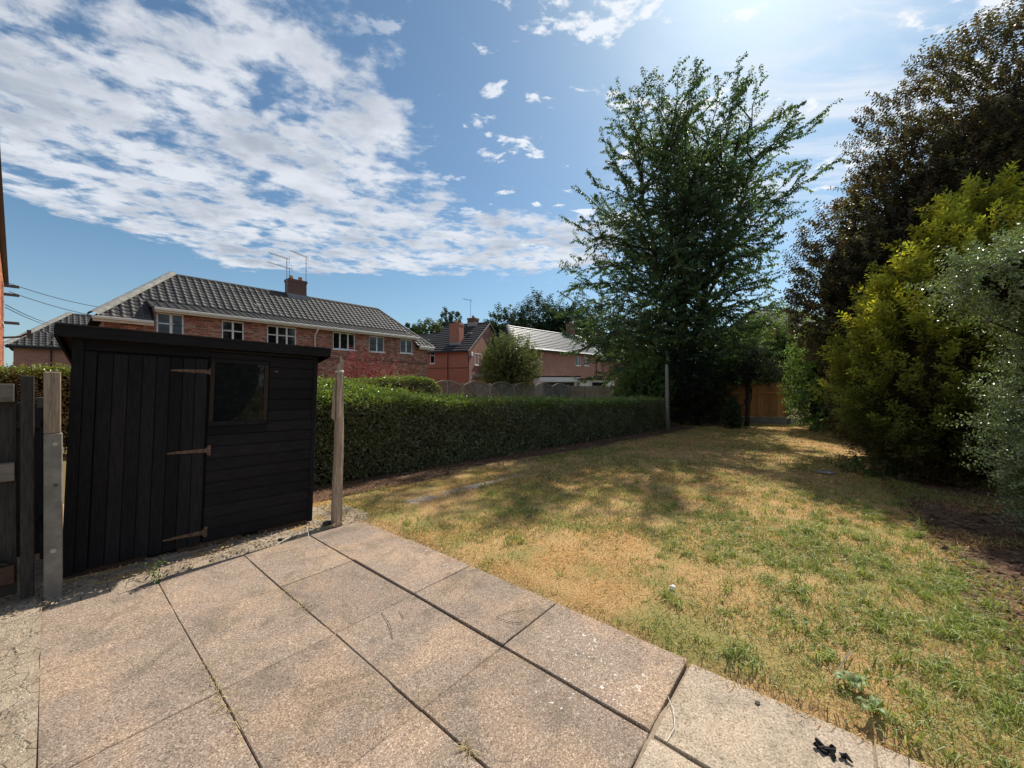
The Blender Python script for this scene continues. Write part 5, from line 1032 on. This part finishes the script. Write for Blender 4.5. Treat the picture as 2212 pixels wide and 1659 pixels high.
# ---- clipped hedges
def hedge(name, label, p0_, p1_, thick, hfun, nf, nt_, L_, W_, cols, sunlit_cols, seed, mat='hedge_leaf', amp=.10, slope=lambda x: 0 * x):
    p0_ = np.array(p0_); p1_ = np.array(p1_); ln = float(np.linalg.norm(p1_ - p0_)); rz = math.atan2(*(p1_ - p0_)[::-1]); t = thing(name, label, 'hedge', (p0_[0], p0_[1], 0), rz); r = np.random.default_rng(seed)
    fx = lambda x, z: amp * 2 * (fnoise(x * 1.6, z * 2.2, 400 + seed, 3) - .5)
    hf = lambda x, y: hfun(x) + slope(x) * y + .14 * (fnoise(x * 2.2, y * 2.2, 410 + seed, 3) - .5)
    mb = MB()
    # front face (local -y side) and back face
    def face(n, sgn):
        x = r.uniform(-.05, ln + .05, n); z = r.random(n) ** .85 * hfun(x); dep = r.random(n) ** 1.8 * .26; rnd = np.clip((z - hfun(x) + .18) / .18, 0, 1) ** 2 * .12
        y = (-dep if sgn > 0 else dep) + sgn * fx(x, z) * 1 - sgn * rnd; yy = y if sgn > 0 else thick * 0 + y
        base = 0 if sgn < 0 else thick; P = np.stack([x, base + y if sgn > 0 else base + (dep - fx(x, z) + rnd), z], -1)
        D = np.stack([r.normal(0, .6, n), sgn * np.abs(r.normal(.45, .4, n)), r.normal(.25, .6, n)], -1); N = np.stack([r.normal(0, .4, n), sgn * r.normal(.7, .4, n), r.normal(.5, .4, n)], -1); return P, D, N
    P, D, N = face(nf, -1); n = len(P); mb.quads(leafq(P, D, N, L_ * r.uniform(.7, 1.3, n), W_ * r.uniform(.7, 1.2, n)), pick(cols, n, r) * (.75 + .5 * fnoise(P[:, 0] * 3, P[:, 2] * 3, 420)[:, None]))
    P, D, N = face(nf // 4, 1); n = len(P); mb.quads(leafq(P, D, N, L_ * r.uniform(.7, 1.3, n), W_ * r.uniform(.7, 1.2, n)), pick(cols, n, r))
    x = r.uniform(-.08, ln + .08, nt_); y = r.uniform(.0, thick, nt_); e = np.minimum(y, thick - y); z = hf(x, y) - r.random(nt_) ** 2 * .18 - np.clip(.12 - e, 0, 1) ** 2 * 6; spr = (r.random(nt_) < .05) * r.random(nt_) * .12; z = z + spr
    D = np.stack([r.normal(0, .6, nt_), r.normal(0, .6, nt_), np.abs(r.normal(.5, .4, nt_))], -1); N = np.stack([r.normal(0, .5, nt_), r.normal(0, .5, nt_), np.ones(nt_) * .7], -1)
    mb.quads(leafq(np.stack([x, y, z], -1), D, N, L_ * r.uniform(.7, 1.3, nt_), W_ * r.uniform(.7, 1.2, nt_)), pick(sunlit_cols, nt_, r))
    for xe, sg in ((0, -1), (ln, 1)):
        n = nf // 14; y = r.uniform(0, thick, n); z = r.random(n) * hfun(np.full(n, xe)); xx = xe + sg * (.04 - r.random(n) * .2); D = np.stack([sg * np.abs(r.normal(.5, .4, n)), r.normal(0, .6, n), r.normal(.25, .6, n)], -1); mb.quads(leafq(np.stack([xx, y, z], -1), D, r.normal(size=(n, 3)), L_ * r.uniform(.7, 1.3, n), W_ * r.uniform(.7, 1.2, n)), pick(cols, n, r))
    part('leaves', mb, M[mat], t)
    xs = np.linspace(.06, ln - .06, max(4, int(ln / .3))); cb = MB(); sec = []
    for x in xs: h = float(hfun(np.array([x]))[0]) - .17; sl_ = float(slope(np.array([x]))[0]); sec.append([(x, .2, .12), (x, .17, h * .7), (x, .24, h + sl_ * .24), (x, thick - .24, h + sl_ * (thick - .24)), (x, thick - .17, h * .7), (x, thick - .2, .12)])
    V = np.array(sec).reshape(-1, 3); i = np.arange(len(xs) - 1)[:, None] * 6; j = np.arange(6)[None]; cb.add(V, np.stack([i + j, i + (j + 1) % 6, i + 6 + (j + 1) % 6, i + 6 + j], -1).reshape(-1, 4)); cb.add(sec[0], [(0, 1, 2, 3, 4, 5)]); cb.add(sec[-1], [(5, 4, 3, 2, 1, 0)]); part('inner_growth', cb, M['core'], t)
    sb = MB()
    for k in range(int(ln * 6)):
        x = r.uniform(0.05, ln - .05); y = r.uniform(.05, thick - .1); h = float(hfun(np.array([x]))[0]); sb.tube([(x, y, -.03), (x + r.normal(0, .08), y + r.normal(0, .05), h * .4), (x + r.normal(0, .15), max(.03, y + r.normal(-.05, .08)), h * .8)], [.014, .011, .006], 4, cap=False)
    part('stems', sb, M['bark'], t); return t
HG = [(.14, .16, .065), (.18, .19, .08), (.10, .12, .058), (.25, .24, .12), (.21, .19, .10)]; HG_SUNLIT = [(.17, .235, .045), (.21, .27, .055), (.13, .19, .04), (.25, .29, .07)]  # second palette paints the sunlit hedge top lighter and yellower
hedge('privet_hedge', 'long clipped privet hedge along the lawn', H0, H1, .95, lambda x: np.interp(x, [0, 1.0, 2.0, 3.2, 6, 9, 13], [1.40, 1.38, 1.34, 1.25, 1.19, 1.10, 1.05]), 70000, 52000, .062, .036, HG, HG_SUNLIT, 1, slope=lambda x: np.interp(x, [0, 1.5, 3, 5, 8, 13], [.40, .38, .20, .05, .02, .0]))
hedge('box_hedge', 'rounded clipped hedge in front of the arched fence', (-5.6, 11.4), (-2.75, 14.9), .9, lambda x: np.interp(x, [0, 1, 2, 3.4, 4.2, 4.6], [1.72, 1.74, 1.78, 1.86, 1.8, 1.5]), 15000, 12000, .065, .035, HG, HG_SUNLIT, 2)
hedge('lit_hedge', 'sunlit hedge beyond the timber gate', (-11.6, 8.3), (-7.0, 11.2), .8, lambda x: np.interp(x, [0, 5.5], [1.95, 2.05]), 9000, 12000, .07, .04, HG, HG_SUNLIT, 3)
# ---- bushes in the neighbouring gardens
bush('red_barberry', 'dark red-leaved bush in front of the brick house', 'bush', [(-6.6, 17.0, 1.5, 1.25, .9, 1.35), (-5.4, 17.3, 1.4, .9, .7, .95)], 640, 14, .75, .085, .05, [(.22, .035, .06), (.28, .05, .085), (.16, .035, .05)], 91, up=.9, out=.5, depth=.7, lump=.35, freq=4)
bush('round_bush_tree', 'round olive green small tree with long shoots behind the arched fence', 'tree', [(-.1, 22.0, 2.75, 1.65, 1.4, 1.75)], 1300, 15, .6, .10, .055, [(.075, .10, .03), (.10, .125, .035), (.06, .085, .028)], 92, up=.55, depth=.5, lump=.14, freq=3.5, trunk=(-.1, 22, .09, 2.0), core=.45, tip=[(.12, .14, .045), (.15, .16, .05)])
r = np.random.default_rng(5)
bush('pale_bush', 'pale green bush growing below the red-leaved bush', 'bush', [(-5.0, 15.8, 1.2, .9, .6, .8)], 260, 12, .5, .07, .04, [(.12, .16, .06), (.16, .2, .08)], 93, up=.7)
FG = [(.035, .06, .025), (.045, .075, .03), (.03, .05, .022)]; FY = [(.075, .10, .03), (.095, .12, .035)]; FB = [(.05, .07, .045), (.06, .08, .05)]
def far_tree(label, u, v, Y, w, ht, cols, seed, ns=420, top=None):
    p = AT(u, v, Y); z = p.z; e = [(p.x, Y, z - ht * .5, w, w * .8, ht * .5), (p.x - w * .5, Y + .5, z - ht * .62, w * .7, w * .6, ht * .36), (p.x + w * .55, Y - .5, z - ht * .6, w * .65, w * .6, ht * .38)]
    bush('far_tree', label, 'tree', e, int(ns * 1.3), 13, w * .28, .42, .27, cols, seed, 'far_leaf', up=.4, depth=.55, lump=.25, freq=2.8, trunk=(p.x, Y, .3, z - ht * .4), group='trees beyond the houses', core=.3, inner=.6)
far_tree('tall dark tree rising behind the pale-roofed house', 1165, 640, 66, 5.2, 12.5, FG, 101, 800)
far_tree('dark tree beside the tall one behind the pale-roofed house', 1228, 655, 64, 4.6, 11, FG, 102, 700)
far_tree('broad low tree just right of the gabled roof', 1092, 668, 62, 3.6, 9, FG, 103, 500)
far_tree('feathery grey-green tree above the lower wing of the gabled house', 972, 668, 70, 2.3, 9.5, FB, 104, 350)
far_tree('bright yellow-green tree crown above the gabled house wing', 925, 690, 64, 3.4, 8.5, FY, 105, 420)
far_tree('small dark tree by the hip of the brick house', 882, 700, 60, 1.6, 7.5, FG, 106, 220)
far_tree('dark tree mostly hidden behind the cherry tree', 1290, 665, 58, 5, 12, FG, 107, 500)
far_tree('tall dark tree seen through the low cherry branches', 1380, 690, 52, 5, 10, FG, 108, 420)
# small plant in a paving joint and broad weeds in the lawn
pw = AB(2.62, -1.2)
bush('joint_weed', 'small green weed growing from a paving joint by the shed', 'weed', [(pw[0], pw[1], .10, .045, .04, .10)], 9, 5, .06, .035, .014, [(.11, .19, .04)], 121, limbs=3, trunk=(pw[0], pw[1], .003, .16), up=.8, zmin=.02)
def broadleaf(u, v, n_, L_, seed, label):
    r = np.random.default_rng(seed); p = G(u, v); t = thing('broad_leaf_weed', label, 'weed', (p.x, p.y, -.005))
    for k in range(n_):
        th = k * 6.28 / n_ + r.normal(0, .3); l = L_ * r.uniform(.7, 1.15); d = np.array([math.cos(th), math.sin(th), 0]); s_ = np.array([-d[1], d[0], 0]); b = MB(); V = []
        for q, w_ in ((0, .12), (.25, .8), (.55, 1.0), (.8, .65), (1, .02)): c = d * l * q + np.array([0, 0, .02 + .055 * math.sin(q * 2.6)]); V += [c - s_ * w_ * l * .2, c - np.array([0, 0, .006]), c + s_ * w_ * l * .2]
        F = [];
        for i in range(4): o = 3 * i; F += [(o, o + 1, o + 4, o + 3), (o + 1, o + 2, o + 5, o + 4)]
        part('leaf', b.add(V, F, tuple(np.array((.24, .32, .15)) * r.uniform(.8, 1.2))), M['grass'], t, True)
broadleaf(1842, 1492, 8, .085, 1, 'large broad-leaved weed in the green grass near the concrete slab'); broadleaf(1880, 1545, 5, .08, 2, 'broad-leaved weed with few leaves at the slab edge'); broadleaf(1740, 1360, 6, .045, 3, 'small flat broad-leaved weed in the open lawn')

# ================================================================== small loose things
p = G(1797, 1624); t = thing('charred_lump', 'small black charred clump lying on the concrete slab', 'debris', (p.x, p.y, -.004)); r = np.random.default_rng(9)
b = MB()
for k in range(9):
    a = r.normal(0, .016, 2) + np.array([(k - 4) * .006, (4 - k) * .003]); pts = [(a[0], a[1], .002), (a[0] + r.normal(0, .012), a[1] + r.normal(0, .012), r.uniform(.008, .024)), (a[0] + r.normal(0, .02), a[1] + r.normal(0, .02), r.uniform(.002, .014))]; b.tube(pts, [.006, .010, .004], 6)
part('lump', b, M['charcoal'], t)
def pebble(name, label, cat, u, v, rad, mat, flat=.7, z=0., seed=1):
    r = np.random.default_rng(seed); p = G(u, v, 0); b = MB(); us = np.linspace(0, 2 * np.pi, 12, endpoint=False); vv = np.linspace(-np.pi / 2, np.pi / 2, 7); U, V = np.meshgrid(us, vv); k = rad * (1 + .3 * (fnoise(U * 1.5, V * 2, 500 + seed) - .5))
    X = np.stack([k * np.cos(V) * np.cos(U), k * np.cos(V) * np.sin(U) * .85, rad * flat + k * flat * np.sin(V)], -1).reshape(-1, 3); i = np.arange(6)[:, None] * 12; j = np.arange(12)[None]; b.add(X, np.stack([i + j, i + (j + 1) % 12, i + 12 + (j + 1) % 12, i + 12 + j], -1).reshape(-1, 4)); o = b.build(name, M[mat], smooth=True); o.location = (p.x, p.y, z); return tag(o, label, cat)
pebble('stone', 'small round pale stone on the concrete slab edge', 'stone', 1636, 1518, .013, 'stone', .8, -.004, 1)
pebble('white_ball', 'small white plastic ball lying in the dry grass', 'ball', 1453, 1276, .024, 'white_plastic', .9, .0, 2)
pebble('crumpled_rag', 'dark crumpled rag at the foot of the leaning post', 'rag', 706, 1134, .05, 'rag', .5, .0, 3)
pebble('stone', 'flat grey stone at the lawn edge under the conifer', 'stone', 1783, 1022, .17, 'gravel_board', .12, .0, 4)
pebble('stone', 'brown stone chip lying on the footing under the shed wall', 'stone', 605, 1172, .025, 'rag', .6, .012, 5)
def stick(label, pts, rad, mat='post_wood', nm='twig'):
    P = [np.array(G(u, v, 0)) + np.array([0, 0, z]) for (u, v, z) in pts]; return tag(MB().tube(P, rad * .7, 5).build(nm, M[mat]), label, 'twig', 'twigs on the paving')
stick('curved thin twig lying on the middle paving slab', [(824, 1325, .006), (838, 1345, .012), (846, 1365, .012), (848, 1382, .006)], .0022, 'bark')
stick('short thin twig beside the curved one on the middle slab', [(862, 1322, .006), (868, 1330, .008), (872, 1338, .006)], .002, 'bark')
stick('forked dark twig lying on the outer paving slab', [(1072, 1338, .018), (1100, 1330, .022), (1135, 1322, .018)], .002, 'bark')
stick('thin dark stalk beside the forked twig on the outer slab', [(1072, 1340, .018), (1105, 1350, .02), (1130, 1352, .018)], .002, 'bark')
stick('long pale grass stalk curving over the concrete slab joint', [(1440, 1500, .004), (1455, 1540, .01), (1458, 1575, .012), (1442, 1600, .004)], .0022, 'cream_pvc')
stick('pale bent stick lying in the green grass', [(1808, 1470, .03), (1825, 1440, .05), (1840, 1418, .03)], .005, 'grey_wood')
stick('dry white stalk at the shed corner', [(596, 1182, .02), (640, 1162, .06), (662, 1155, .10), (668, 1168, .03)], .003, 'cream_pvc')
stick('dry bent stalk beside the dark rag', [(668, 1150, .02), (680, 1135, .06), (700, 1142, .02)], .003, 'post_wood')
t = thing('broken_stake', 'short grey broken stake behind the shed corner', 'stake', (-3.05, 5.25, -.03), R(40)); part('shaft', MB().cbox(-.045, .045, -.02, .02, 0, .78, .004), M['grey_wood'], t)
